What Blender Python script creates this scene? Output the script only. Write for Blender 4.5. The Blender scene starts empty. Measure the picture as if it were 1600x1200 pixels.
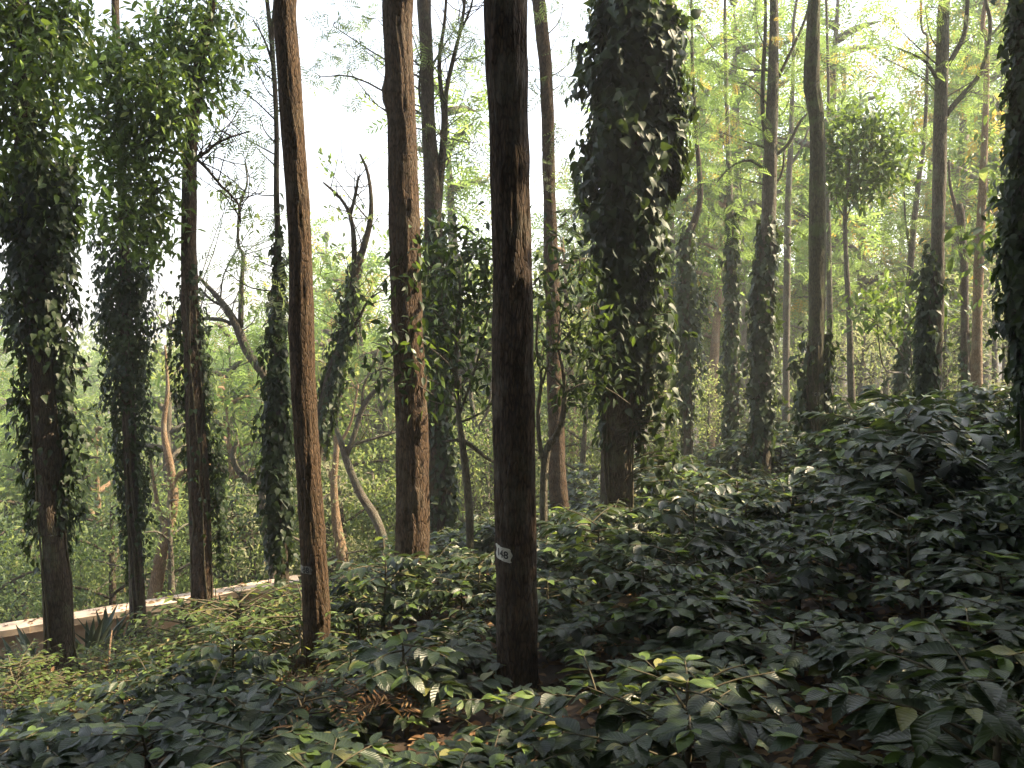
import bpy, math
import numpy as np
from mathutils import Vector
from mathutils.bvhtree import BVHTree

rng = np.random.default_rng(11)
PI = math.pi
R = math.radians
scn = bpy.context.scene
COL = scn.collection

# ------------------------------------------------------------------ camera
EYE = np.array([0.0, 0.0, 1.5])
PITCH = R(-3.27)
FPX = 1400.0
CF = np.array([0, math.cos(PITCH), math.sin(PITCH)])
CU = np.array([0, -math.sin(PITCH), math.cos(PITCH)])


def at(px, py, Y):
    """the point of the place seen at pixel (px, py) of the 1600x1200 picture, Y metres ahead"""
    d = CF + np.array([1.0, 0, 0]) * (px - 800) / FPX + CU * (600 - py) / FPX
    return EYE + d * (Y / d[1])


def to_px(P):
    d = np.asarray(P, float) - EYE
    w = d @ CF
    return 800 + FPX * d[..., 0] / w, 600 - FPX * (d @ CU) / w


cam_d = bpy.data.cameras.new('camera')
cam_d.sensor_width = 36
cam_d.lens = 36 * FPX / 1600
cam_d.clip_start = 0.05
cam_d.clip_end = 3000
cam = bpy.data.objects.new('camera', cam_d)
COL.objects.link(cam)
cam.location = EYE
cam.rotation_euler = (PI / 2 + PITCH, 0, 0)
scn.camera = cam

# ------------------------------------------------------------------ light
SUN_AZ, SUN_EL = R(80), R(46)          # clockwise from straight ahead (+Y)
world = bpy.data.worlds.new('World')
scn.world = world
world.use_nodes = True
wn = world.node_tree.nodes
sky = wn.new('ShaderNodeTexSky')
sky.sky_type = 'NISHITA'
sky.sun_disc = False
sky.sun_elevation = SUN_EL
sky.sun_rotation = SUN_AZ
sky.air_density = 1.0
sky.dust_density = 1.6
sky.ozone_density = 1.0
hsv = wn.new('ShaderNodeHueSaturation')           # a hazy, whitish sky
hsv.inputs['Saturation'].default_value = 0.55
world.node_tree.links.new(sky.outputs['Color'], hsv.inputs['Color'])
world.node_tree.links.new(hsv.outputs['Color'], wn['Background'].inputs['Color'])
wn['Background'].inputs['Strength'].default_value = 0.15
sun_d = bpy.data.lights.new('sun', 'SUN')
sun_d.energy = 5.0
sun_d.angle = R(0.5)
sun_d.color = (1.0, 0.80, 0.53)
sun = bpy.data.objects.new('sun', sun_d)
COL.objects.link(sun)
sdir = Vector((math.sin(SUN_AZ) * math.cos(SUN_EL), math.cos(SUN_AZ) * math.cos(SUN_EL), math.sin(SUN_EL)))
sun.rotation_euler = sdir.to_track_quat('Z', 'Y').to_euler()
vs = scn.view_settings
vs.view_transform = 'Standard'
vs.look = 'None'
vs.exposure = 1.95
vs.gamma = 1.0
vs.use_curve_mapping = False
scn.cycles.max_bounces = 8
scn.cycles.diffuse_bounces = 3
scn.cycles.transmission_bounces = 4
scn.cycles.transparent_max_bounces = 4
scn.cycles.volume_bounces = 0
scn.cycles.use_adaptive_sampling = True
scn.cycles.adaptive_threshold = 0.02
try:
    scn.cycles.use_denoising = True
    scn.cycles.denoiser = 'OPENIMAGEDENOISE'
except Exception:
    pass


# ------------------------------------------------------------------ ground
def vnoise(x, y, s=1.0, seed=0):
    r = np.random.default_rng(seed + 100)
    o = 0
    for k in range(6):
        a = r.uniform(0, 2 * PI)
        f = s * r.uniform(0.6, 1.9)
        o = o + np.sin(f * (x * math.cos(a) + y * math.sin(a)) + r.uniform(0, 6.28))
    return o / 6


def ground(x, y):
    x = np.asarray(x, float)
    y = np.asarray(y, float)
    xs = 16 * np.tanh(x / 16)
    z = 0.17 * xs - 0.1 * np.minimum(y, 40) - 0.022 * np.clip(y, 0, 6)
    t = (y - 10.3) * 0.945 - (x + 5.9) * 0.326
    left = 1 / (1 + np.exp((x - 1.0) / 2.0))
    t2 = np.maximum(0, t - 0.9)
    slope = 0.10 + 0.42 * left
    deep = 5.0 + 3.0 * left
    z = z - deep * np.tanh(slope * t2 / deep)
    z = z - 0.42 * np.exp(-((t + .4) / 1.2) ** 2) * left
    far = np.maximum(0, y - 55)
    z = z + 0.018 * far
    z = z + 0.05 * vnoise(x, y, 1.3, 1) + 0.02 * vnoise(x, y, 5, 2)
    return z


def g1(x, y):
    return float(ground(np.array([x]), np.array([y]))[0])


# ------------------------------------------------------------------ mesh building
class MB:
    def __init__(s):
        s.V, s.F, s.UV, s.M, s.n = [], [], [], [], 0

    def add(s, V, F, uv=None, mi=0):
        V = np.asarray(V, float).reshape(-1, 3)
        if len(V) == 0:
            return
        if not isinstance(F, (list, tuple)):
            F = [F]
        for f in F:
            f = np.asarray(f, np.int64)
            s.F.append(f + s.n)
            s.M.append(np.full(len(f), mi, np.int32) if np.isscalar(mi) else np.asarray(mi, np.int32))
        s.V.append(V)
        s.UV.append(np.zeros((len(V), 2)) if uv is None else np.asarray(uv, float).reshape(-1, 2))
        s.n += len(V)

    def mesh(s, name, mats, off=(0, 0, 0), smooth=True):
        me = bpy.data.meshes.new(name)
        V = np.concatenate(s.V) - np.asarray(off, float)
        UV = np.concatenate(s.UV)
        lv = np.concatenate([f.ravel() for f in s.F])
        tot = np.concatenate([np.full(len(f), f.shape[1], np.int32) for f in s.F])
        mi = np.concatenate(s.M)
        st = np.concatenate([[0], np.cumsum(tot)[:-1]]).astype(np.int32)
        me.vertices.add(len(V))
        me.vertices.foreach_set('co', V.astype(np.float32).ravel())
        me.loops.add(len(lv))
        me.loops.foreach_set('vertex_index', lv.astype(np.int32))
        me.polygons.add(len(tot))
        me.polygons.foreach_set('loop_start', st)
        me.polygons.foreach_set('loop_total', tot)
        me.polygons.foreach_set('material_index', mi)
        me.polygons.foreach_set('use_smooth', np.full(len(tot), smooth))
        ul = me.uv_layers.new(name='UVMap')
        ul.data.foreach_set('uv', UV[lv].astype(np.float32).ravel())
        for m in (mats if isinstance(mats, (list, tuple)) else [mats]):
            me.materials.append(m)
        me.update(calc_edges=True)
        return me

    def build(s, name, mats, parent=None, smooth=True):
        off = (0, 0, 0) if parent is None else world_loc(parent)
        o = bpy.data.objects.new(name, s.mesh(name, mats, off, smooth))
        COL.objects.link(o)
        o.parent = parent
        return o


def world_loc(o):
    l = Vector((0, 0, 0))
    while o is not None:
        l = l + o.location
        o = o.parent
    return np.array(l)


def tag(o, label=None, cat=None, group=None, kind=None):
    if label:
        o['label'] = label
    if cat:
        o['category'] = cat
    if group:
        o['group'] = group
    if kind:
        o['kind'] = kind
    return o


def empty(name, loc, label, cat, group=None):
    o = bpy.data.objects.new(name, None)
    o.empty_display_size = 0.2
    COL.objects.link(o)
    o.location = [float(c) for c in loc]
    return tag(o, label, cat, group)


def copy_tree(o, parent=None):
    c = o.copy()
    COL.objects.link(c)
    c.parent = parent
    for ch in list(o.children):
        copy_tree(ch, c)
    return c


def unit(a):
    return a / np.maximum(np.linalg.norm(a, axis=-1, keepdims=True), 1e-9)


def catmull(P, n):
    P = np.asarray(P, float)
    if len(P) == 2:
        t = np.linspace(0, 1, n)[:, None]
        return P[0] * (1 - t) + P[1] * t
    Q = np.vstack([2 * P[0] - P[1], P, 2 * P[-1] - P[-2]])
    ts = np.linspace(0, len(P) - 1 - 1e-6, n)
    i = ts.astype(int)
    f = (ts - i)[:, None]
    a, b, c, d = Q[i], Q[i + 1], Q[i + 2], Q[i + 3]
    return 0.5 * (2 * b + (c - a) * f + (2 * a - 5 * b + 4 * c - d) * f ** 2 + (3 * b - a - 3 * c + d) * f ** 3)


def tube(mb, pts, rad, sides=8, n=None, rough=0.0, lump=0.0, mi=0, seed=0):
    """one tapered, slightly uneven tube through the points, closed at both ends"""
    pts = np.asarray(pts, float)
    rad = np.asarray(rad, float) * np.ones(len(pts))
    if n is None:
        n = max(len(pts), 4)
    PR = catmull(np.hstack([pts, rad[:, None]]), n)
    P, r = PR[:, :3], np.maximum(PR[:, 3], 1e-4)
    T = unit(np.gradient(P, axis=0))
    ref = np.array([1.0, 0, 0]) if abs(T[0, 0]) < 0.8 else np.array([0, 1.0, 0])
    U = unit(ref - T * (T @ ref)[:, None])
    W = np.cross(T, U)
    a = np.linspace(0, 2 * PI, sides, endpoint=False)
    L = np.concatenate([[0], np.cumsum(np.linalg.norm(np.diff(P, axis=0), axis=1))])
    A, LL = np.meshgrid(a, L)
    rr = np.ones_like(A)
    rs = np.random.default_rng(seed + 5)
    if lump:
        for k in range(5):
            rr += lump / 2.2 * np.sin(LL * rs.uniform(0.8, 4.5) + rs.integers(0, 3) * A + rs.uniform(0, 6.3))
    if rough:
        for k in range(14):
            rr += rough / 3 * np.sin(LL * rs.uniform(2, 16) * rs.choice([-1, 1]) + rs.integers(5, max(6, sides // 3)) * A + rs.uniform(0, 6.3))
    rad2 = r[:, None] * rr
    V = P[:, None, :] + (np.cos(A)[..., None] * U[:, None, :] + np.sin(A)[..., None] * W[:, None, :]) * rad2[..., None]
    uv = np.stack([A / (2 * PI), LL], -1)
    i = np.arange(n - 1)[:, None] * sides
    j = np.arange(sides)[None, :]
    F = np.stack([i + j, i + (j + 1) % sides, i + sides + (j + 1) % sides, i + sides + j], -1).reshape(-1, 4)
    Vc = np.vstack([V.reshape(-1, 3), P[:1], P[-1:]])
    uvc = np.vstack([uv.reshape(-1, 2), [[0, 0]], [[0, L[-1]]]])
    jj = np.arange(sides)
    b, t = n * sides, n * sides + 1
    F2 = np.stack([np.full(sides, b), (jj + 1) % sides, jj], -1)
    o = (n - 1) * sides
    F3 = np.stack([np.full(sides, t), o + jj, o + (jj + 1) % sides], -1)
    mb.add(Vc, [F, F2, F3], uvc, mi)
    return P, r


# ------------------------------------------------------------------ leaf shapes (unit length along +Y, upper side +Z)
def leaf_template(prof, across=1, fold=0.15, droop=0.2, wave=0.0, wavef=5.0, twist=0.0, ph=0.0):
    """prof: (v, half width) pairs; returns vertices, faces, uv"""
    prof = np.asarray(prof, float)
    m = 2 * across + 1
    V, UV = [], []
    for v, hw in prof:
        for k in range(m):
            s = (k - across) / across
            x = s * hw
            z = fold * abs(x) - droop * v * v
            z += wave * abs(s) ** 2 * math.sin(wavef * 2 * PI * v + ph + (1.2 if s > 0 else 0)) * (hw > 0.03)
            z += twist * x * v
            V.append((x, v, z))
            UV.append((0.5 + 0.5 * s, v))
    n = len(prof)
    i = np.arange(n - 1)[:, None] * m
    j = np.arange(m - 1)[None, :]
    F = np.stack([i + j, i + j + 1, i + m + j + 1, i + m + j], -1).reshape(-1, 4)
    return np.array(V), F, np.array(UV)


COFFEE = [(0, .012), (.06, .03), (.18, .16), (.34, .24), (.52, .255), (.69, .21), (.84, .115), (.93, .045), (1, .004)]
COFFEE_S = [(0, .01), (.22, .17), (.5, .25), (.78, .14), (1, .004)]
OVAL_S = [(0, .01), (.3, .17), (.65, .17), (1, .004)]
HEART = [(-.06, .12), (0.02, .3), (.2, .4), (.45, .33), (.72, .16), (1, .005)]
HEART_S = [(-.04, .16), (.2, .38), (.6, .22), (1, .004)]
DIAM = [(0, .01), (.45, .22), (1, .005)]
T_COF = [leaf_template(COFFEE, 2, f, d, w, 4.5, t, p) for f, d, w, t, p in ((.25, .16, .024, .1, 0), (.18, .26, .028, -.15, 1.7), (.38, .08, .02, .2, 3.1), (.12, .36, .032, -.1, 4.2))]
T_COFS = [leaf_template(COFFEE_S, 1, f, d, 0, 1, t) for f, d, t in ((.35, .22, .1), (.2, .35, -.2), (.5, .15, .2))]
T_OVAL = [leaf_template(OVAL_S, 1, f, d, 0, 1, t) for f, d, t in ((.35, .2, .1), (.2, .35, -.2), (.5, .1, .2))]
T_HEART = [leaf_template(HEART, 1, f, d, 0, 1, t) for f, d, t in ((.25, .25, .1), (.15, .4, -.2), (.4, .15, .15))]
T_HEARTS = [leaf_template(HEART_S, 1, f, d, 0, 1, t) for f, d, t in ((.25, .25, .1), (.15, .4, -.2))]
T_DIAM = [leaf_template(DIAM, 1, f, d, 0, 1, t) for f, d, t in ((.4, .15, .1), (.2, .3, -.2))]


def frond_template(pairs=8, droop=0.35, lift=0.2, lw=.03):
    V, F, UV = [], [], []
    for k in range(pairs):
        v = (k + .6) / pairs
        l = .34 * math.sin(PI * (0.16 + .8 * v)) + .04
        for sgn in (-1, 1):
            b = np.array([0, v, -droop * v * v])
            d = np.array([sgn * .8, .55, -.15 + lift * (1 - v)])
            d = d / np.linalg.norm(d)
            w = np.array([0, lw, 0])
            tip = b + d * l
            mid = b + d * l * .45
            i = len(V)
            V += [b, mid + w, tip, mid - w]
            UV += [(.5, 0), (.6, .5), (.5, 1), (.4, .5)]
            F.append((i, i + 1, i + 2, i + 3))
    return np.array(V), np.array(F), np.array(UV)


T_FROND = [frond_template(8, .35, .2), frond_template(8, .1, .3), frond_template(7, .6, 0)]
T_FROND_S = [frond_template(5, .35, .2, .06), frond_template(5, .1, .3, .06), frond_template(5, .6, 0, .06)]


def leaves(mb, tmpls, P, D, N, S, mi=0, wide=None):
    P = np.asarray(P, float)
    n = len(P)
    if n == 0:
        return
    y = unit(np.asarray(D, float))
    x = unit(np.cross(y, np.asarray(N, float) + 1e-4))
    z = np.cross(x, y)
    S = np.asarray(S, float) * np.ones(n)
    wd = np.ones(n) if wide is None else np.asarray(wide, float) * np.ones(n)
    mi = np.asarray(mi, np.int32) * np.ones(n, np.int32)
    pick = rng.integers(0, len(tmpls), n)
    for k, (tv, tf, tu) in enumerate(tmpls):
        ix = np.nonzero(pick == k)[0]
        if len(ix) == 0:
            continue
        m = len(tv)
        V = P[ix][:, None] + S[ix][:, None, None] * (tv[None, :, 0:1] * wd[ix][:, None, None] * x[ix][:, None] + tv[None, :, 1:2] * y[ix][:, None] + tv[None, :, 2:3] * z[ix][:, None])
        F = (tf[None] + (np.arange(len(ix)) * m)[:, None, None]).reshape(-1, tf.shape[1])
        mb.add(V.reshape(-1, 3), F, np.tile(tu, (len(ix), 1)), np.repeat(mi[ix], len(tf)))


def rvec(n):
    return unit(rng.normal(size=(n, 3)))


# ------------------------------------------------------------------ materials
def new_mat(name):
    m = bpy.data.materials.new(name)
    m.use_nodes = True
    nt = m.node_tree
    nt.nodes.clear()
    out = nt.nodes.new('ShaderNodeOutputMaterial')
    return m, nt, out


def N(nt, t, **kw):
    n = nt.nodes.new(t)
    for k, v in kw.items():
        setattr(n, k, v)
    return n


def ramp(nt, stops, interp='LINEAR'):
    n = nt.nodes.new('ShaderNodeValToRGB')
    n.color_ramp.interpolation = interp
    e = n.color_ramp.elements
    while len(e) < len(stops):
        e.new(0.5)
    for i, (p, c) in enumerate(stops):
        e[i].position = p
        e[i].color = (c[0], c[1], c[2], 1)
    return n


def math_n(nt, op, a, b=None, c=None):
    n = nt.nodes.new('ShaderNodeMath')
    n.operation = op
    for i, v in enumerate((a, b, c)):
        if v is None:
            continue
        if isinstance(v, (int, float)):
            n.inputs[i].default_value = v
        else:
            nt.links.new(v, n.inputs[i])
    return n.outputs[0]


def mat_leaf(name, cols, trans, tamt=0.35, rough=0.4, spec=0.5, veins=False):
    m, nt, out = new_mat(name)
    geo = N(nt, 'ShaderNodeNewGeometry')
    rp = ramp(nt, cols)
    nt.links.new(geo.outputs['Random Per Island'], rp.inputs[0])
    col = rp.outputs['Color']
    bs = N(nt, 'ShaderNodeBsdfPrincipled')
    tc = N(nt, 'ShaderNodeTexCoord')
    nz = N(nt, 'ShaderNodeTexNoise')
    nz.inputs['Scale'].default_value = 35
    nz.inputs['Detail'].default_value = 2
    nt.links.new(tc.outputs['Object'], nz.inputs['Vector'])
    hs = N(nt, 'ShaderNodeHueSaturation')
    hs.inputs['Saturation'].default_value = 0.95
    nt.links.new(math_n(nt, 'MULTIPLY_ADD', nz.outputs['Fac'], 0.7, 0.65), hs.inputs['Value'])
    nt.links.new(col, hs.inputs['Color'])
    col = hs.outputs['Color']
    if veins:
        uv = N(nt, 'ShaderNodeUVMap')
        sp = N(nt, 'ShaderNodeSeparateXYZ')
        nt.links.new(uv.outputs['UV'], sp.inputs[0])
        au = math_n(nt, 'ABSOLUTE', math_n(nt, 'SUBTRACT', sp.outputs['X'], 0.5))
        q = math_n(nt, 'MULTIPLY_ADD', sp.outputs['Y'], 9.0, math_n(nt, 'MULTIPLY', au, -3.4))
        fr = math_n(nt, 'ABSOLUTE', math_n(nt, 'SUBTRACT', math_n(nt, 'FRACT', q), 0.5))
        side = math_n(nt, 'SMOOTH_MIN', math_n(nt, 'DIVIDE', fr, 0.16), 1.0, 0.2)
        mid = math_n(nt, 'MINIMUM', math_n(nt, 'DIVIDE', au, 0.035), 1.0)
        vein = math_n(nt, 'SUBTRACT', 1.0, math_n(nt, 'MULTIPLY', side, mid))
        mx = N(nt, 'ShaderNodeMix', data_type='RGBA')
        nt.links.new(math_n(nt, 'MULTIPLY', vein, 0.13), mx.inputs['Factor'])
        nt.links.new(col, mx.inputs['A'])
        mx.inputs['B'].default_value = (0.14, 0.19, 0.075, 1)
        col = mx.outputs['Result']
        bp = N(nt, 'ShaderNodeBump')
        bp.inputs['Strength'].default_value = 0.35
        bp.inputs['Distance'].default_value = 0.003
        nt.links.new(math_n(nt, 'SUBTRACT', fr, math_n(nt, 'MULTIPLY', vein, 0.5)), bp.inputs['Height'])
        nt.links.new(bp.outputs['Normal'], bs.inputs['Normal'])
    nt.links.new(col, bs.inputs['Base Color'])
    bs.inputs['Roughness'].default_value = rough
    bs.inputs['Specular IOR Level'].default_value = spec
    tr = N(nt, 'ShaderNodeBsdfTranslucent')
    mt = N(nt, 'ShaderNodeMix', data_type='RGBA', blend_type='MULTIPLY')
    mt.inputs['Factor'].default_value = 0.25
    mt.inputs['A'].default_value = (*trans, 1)
    nt.links.new(col, mt.inputs['B'])
    nt.links.new(mt.outputs['Result'], tr.inputs['Color'])
    ms = N(nt, 'ShaderNodeMixShader')
    ms.inputs[0].default_value = tamt
    nt.links.new(bs.outputs[0], ms.inputs[1])
    nt.links.new(tr.outputs[0], ms.inputs[2])
    nt.links.new(ms.outputs[0], out.inputs['Surface'])
    return m


def mat_bark(name, dark, light, lichen=None, lamt=0.0, scale=1.0, bump=1.0):
    m, nt, out = new_mat(name)
    bs = N(nt, 'ShaderNodeBsdfPrincipled')
    bs.inputs['Roughness'].default_value = 0.85
    bs.inputs['Specular IOR Level'].default_value = 0.25
    tc = N(nt, 'ShaderNodeTexCoord')
    mp = N(nt, 'ShaderNodeMapping')
    mp.inputs['Scale'].default_value = (46 * scale, 46 * scale, 7 * scale)
    nt.links.new(tc.outputs['Object'], mp.inputs['Vector'])
    n1 = N(nt, 'ShaderNodeTexNoise')
    n1.inputs['Scale'].default_value = 1.0
    n1.inputs['Detail'].default_value = 6
    n1.inputs['Roughness'].default_value = 0.65
    n1.inputs['Distortion'].default_value = 0.6
    nt.links.new(mp.outputs[0], n1.inputs['Vector'])
    mp2 = N(nt, 'ShaderNodeMapping')
    mp2.inputs['Scale'].default_value = (60 * scale, 60 * scale, 13 * scale)
    nt.links.new(tc.outputs['Object'], mp2.inputs['Vector'])
    vo = N(nt, 'ShaderNodeTexVoronoi', feature='DISTANCE_TO_EDGE')
    vo.inputs['Scale'].default_value = 1.0
    nt.links.new(mp2.outputs[0], vo.inputs['Vector'])
    crack = math_n(nt, 'MINIMUM', math_n(nt, 'MULTIPLY', vo.outputs['Distance'], 5.0), 1.0)
    h = math_n(nt, 'MULTIPLY', n1.outputs['Fac'], math_n(nt, 'MULTIPLY_ADD', crack, 0.6, 0.4))
    rp = ramp(nt, [(0.15, dark), (0.42, [(a + b) / 2 for a, b in zip(dark, light)]), (0.62, light)])
    nt.links.new(h, rp.inputs[0])
    col = rp.outputs['Color']
    n2 = N(nt, 'ShaderNodeTexNoise')
    n2.inputs['Scale'].default_value = 2.2
    n2.inputs['Detail'].default_value = 4
    nt.links.new(tc.outputs['Object'], n2.inputs['Vector'])
    hs = N(nt, 'ShaderNodeHueSaturation')
    nt.links.new(math_n(nt, 'MULTIPLY_ADD', n2.outputs['Fac'], 0.9, 0.55), hs.inputs['Value'])
    nt.links.new(col, hs.inputs['Color'])
    col = hs.outputs['Color']
    if lichen:
        n3 = N(nt, 'ShaderNodeTexNoise')
        n3.inputs['Scale'].default_value = 4.5
        n3.inputs['Detail'].default_value = 8
        n3.inputs['Roughness'].default_value = 0.7
        nt.links.new(tc.outputs['Object'], n3.inputs['Vector'])
        r3 = ramp(nt, [(0.5, (0, 0, 0)), (0.62, (lamt, lamt, lamt))])
        nt.links.new(n3.outputs['Fac'], r3.inputs[0])
        mx = N(nt, 'ShaderNodeMix', data_type='RGBA')
        nt.links.new(r3.outputs['Color'], mx.inputs['Factor'])
        nt.links.new(col, mx.inputs['A'])
        mx.inputs['B'].default_value = (*lichen, 1)
        col = mx.outputs['Result']
    nt.links.new(col, bs.inputs['Base Color'])
    bp = N(nt, 'ShaderNodeBump')
    bp.inputs['Strength'].default_value = bump
    bp.inputs['Distance'].default_value = 0.02 / scale
    nt.links.new(h, bp.inputs['Height'])
    nt.links.new(bp.outputs['Normal'], bs.inputs['Normal'])
    nt.links.new(bs.outputs[0], out.inputs['Surface'])
    return m


def mat_plain(name, c1, c2, scale=8, rough=0.8, bump=0.3, detail=6, dist=0.01):
    m, nt, out = new_mat(name)
    bs = N(nt, 'ShaderNodeBsdfPrincipled')
    bs.inputs['Roughness'].default_value = rough
    tc = N(nt, 'ShaderNodeTexCoord')
    nz = N(nt, 'ShaderNodeTexNoise')
    nz.inputs['Scale'].default_value = scale
    nz.inputs['Detail'].default_value = detail
    nz.inputs['Roughness'].default_value = 0.65
    nt.links.new(tc.outputs['Object'], nz.inputs['Vector'])
    rp = ramp(nt, [(0.32, c1), (0.68, c2)])
    nt.links.new(nz.outputs['Fac'], rp.inputs[0])
    nt.links.new(rp.outputs['Color'], bs.inputs['Base Color'])
    bp = N(nt, 'ShaderNodeBump')
    bp.inputs['Strength'].default_value = bump
    bp.inputs['Distance'].default_value = dist
    nt.links.new(nz.outputs['Fac'], bp.inputs['Height'])
    nt.links.new(bp.outputs['Normal'], bs.inputs['Normal'])
    nt.links.new(bs.outputs[0], out.inputs['Surface'])
    return m


M_COF = mat_leaf('coffee_leaf', [(0, (.011, .020, .010)), (.5, (.018, .033, .014)), (.88, (.034, .058, .022)), (.965, (.06, .09, .03)), (1, (.20, .19, .05))], (.20, .30, .06), .12, .37, .42, True)
M_COFY = mat_leaf('young_leaf', [(0, (.10, .17, .035)), (1, (.15, .24, .05))], (.42, .55, .10), .35, .32, .5, True)
M_WEED = mat_leaf('weed_leaf', [(0, (.05, .085, .022)), (.6, (.085, .13, .032)), (.93, (.12, .17, .045)), (1, (.26, .20, .08))], (.42, .5, .1), .35, .5, .4)
M_VINE = mat_leaf('pepper_leaf', [(0, (.014, .027, .012)), (.6, (.023, .042, .017)), (1, (.042, .07, .024))], (.18, .28, .05), .16, .5, .26)
M_BROAD = mat_leaf('broad_leaf', [(0, (.03, .06, .018)), (.6, (.05, .095, .022)), (1, (.085, .14, .03))], (.30, .45, .06), .3, .4, .45)
M_OAK = mat_leaf('feathery_leaf', [(0, (.07, .115, .03)), (.6, (.10, .16, .04)), (.95, (.14, .2, .05)), (1, (.28, .2, .05))], (.46, .66, .17), .5, .55, .3)
M_OAKB = mat_leaf('dull_feathery_leaf', [(0, (.06, .095, .035)), (1, (.10, .14, .05))], (.45, .58, .18), .5, .6, .3)
M_FAR = mat_leaf('woodland_leaf', [(0, (.07, .105, .035)), (.5, (.115, .16, .055)), (.9, (.15, .195, .07)), (1, (.22, .19, .08))], (.55, .66, .20), .45, .6, .3)
M_FARD = mat_leaf('dark_woodland_leaf', [(0, (.03, .055, .02)), (1, (.06, .10, .035))], (.30, .42, .10), .3, .5, .4)
M_PALE = mat_leaf('pale_woodland_leaf', [(0, (.15, .165, .085)), (.7, (.22, .23, .13)), (1, (.27, .22, .13))], (.6, .64, .32), .4, .6, .3)
M_YEL = mat_leaf('yellowing_leaf', [(0, (.26, .22, .05)), (1, (.34, .20, .05))], (.7, .55, .12), .5, .6, .3)
M_DRY = mat_leaf('dry_leaf', [(0, (.09, .05, .025)), (.7, (.18, .10, .048)), (1, (.34, .22, .10))], (.5, .3, .1), .15, .7, .2)
M_AGAVE = mat_leaf('agave_leaf', [(0, (.06, .09, .055)), (1, (.10, .13, .09))], (.2, .26, .1), .08, .45, .4)
M_BARK = mat_bark('brown_bark', (.024, .016, .011), (.14, .09, .055), (.15, .125, .09), .45)
M_BARK1 = mat_bark('dark_furrowed_bark', (.020, .014, .010), (.11, .072, .048), (.13, .12, .095), .5)
M_BARK3 = mat_bark('tan_bark', (.022, .015, .010), (.14, .088, .05), (.12, .10, .065), .3, 1.25)
M_BARKD = mat_bark('dark_bark', (.03, .022, .016), (.12, .09, .065), (.13, .15, .08), .5)
M_BARKG = mat_bark('grey_bark', (.07, .06, .048), (.2, .175, .135), (.2, .22, .15), .5)
M_BARKM = mat_bark('mossy_bark', (.035, .034, .022), (.12, .11, .065), (.10, .13, .05), .8)
M_BARKO = mat_bark('pale_bark', (.13, .085, .05), (.36, .25, .155), (.3, .27, .2), .5)
M_STEM = mat_plain('green_stem', (.06, .05, .03), (.12, .10, .055), 30)
M_SOIL = mat_plain('soil', (.022, .015, .010), (.07, .042, .025), 6, .95, .6, 10, .03)
M_WALL = mat_plain('wall_plaster', (.36, .25, .17), (.64, .49, .36), 3.5, .9, .2)
M_COPE = mat_plain('coping_plaster', (.40, .30, .21), (.70, .55, .42), 5, .9, .2)
M_TAG = mat_plain('worn_white_paint', (.45, .43, .38), (.72, .70, .64), 60, .8, .2)
M_TAGW = mat_plain('faded_white_paint', (.10, .09, .075), (.36, .34, .30), 45, .85, .2)
M_BLACK = mat_plain('black_paint', (.012, .012, .014), (.03, .03, .03), 80, .7, .1)
M_PINK = mat_plain('pink_plaster', (.62, .42, .40), (.75, .55, .52), 4)
M_TILE = mat_plain('roof_tile', (.42, .26, .18), (.6, .42, .32), 12)

# ------------------------------------------------------------------ ground sheet
def spaced(a, b, near, n):
    t = np.linspace(-1, 1, n)
    return t


xs = np.concatenate([-np.geomspace(300, 12, 40), np.linspace(-11.6, 11.6, 110), np.geomspace(12, 300, 40)])
ys = np.concatenate([np.linspace(-60, -2, 20), np.linspace(-1.5, 20, 120), np.geomspace(20.6, 420, 60)])
GX, GY = np.meshgrid(xs, ys)
GZ = ground(GX, GY)
nx, ny = len(xs), len(ys)
i = np.arange(ny - 1)[:, None] * nx
j = np.arange(nx - 1)[None, :]
mb = MB()
mb.add(np.stack([GX, GY, GZ], -1).reshape(-1, 3), np.stack([i + j, i + j + 1, i + nx + j + 1, i + nx + j], -1).reshape(-1, 4))
tag(mb.build('ground', M_SOIL), kind='structure')

# ------------------------------------------------------------------ trunks and limbs
TREES = {}


def px_path(Y, rows, dY=0.0):
    """rows: (px, py, width in px [, extra depth]) -> points and radii"""
    P, r = [], []
    for q in rows:
        yy = Y + (q[3] if len(q) > 3 else 0)
        P.append(at(q[0], q[1], yy))
        r.append(0.5 * q[2] / FPX * yy)
    return np.array(P), np.array(r)


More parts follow.
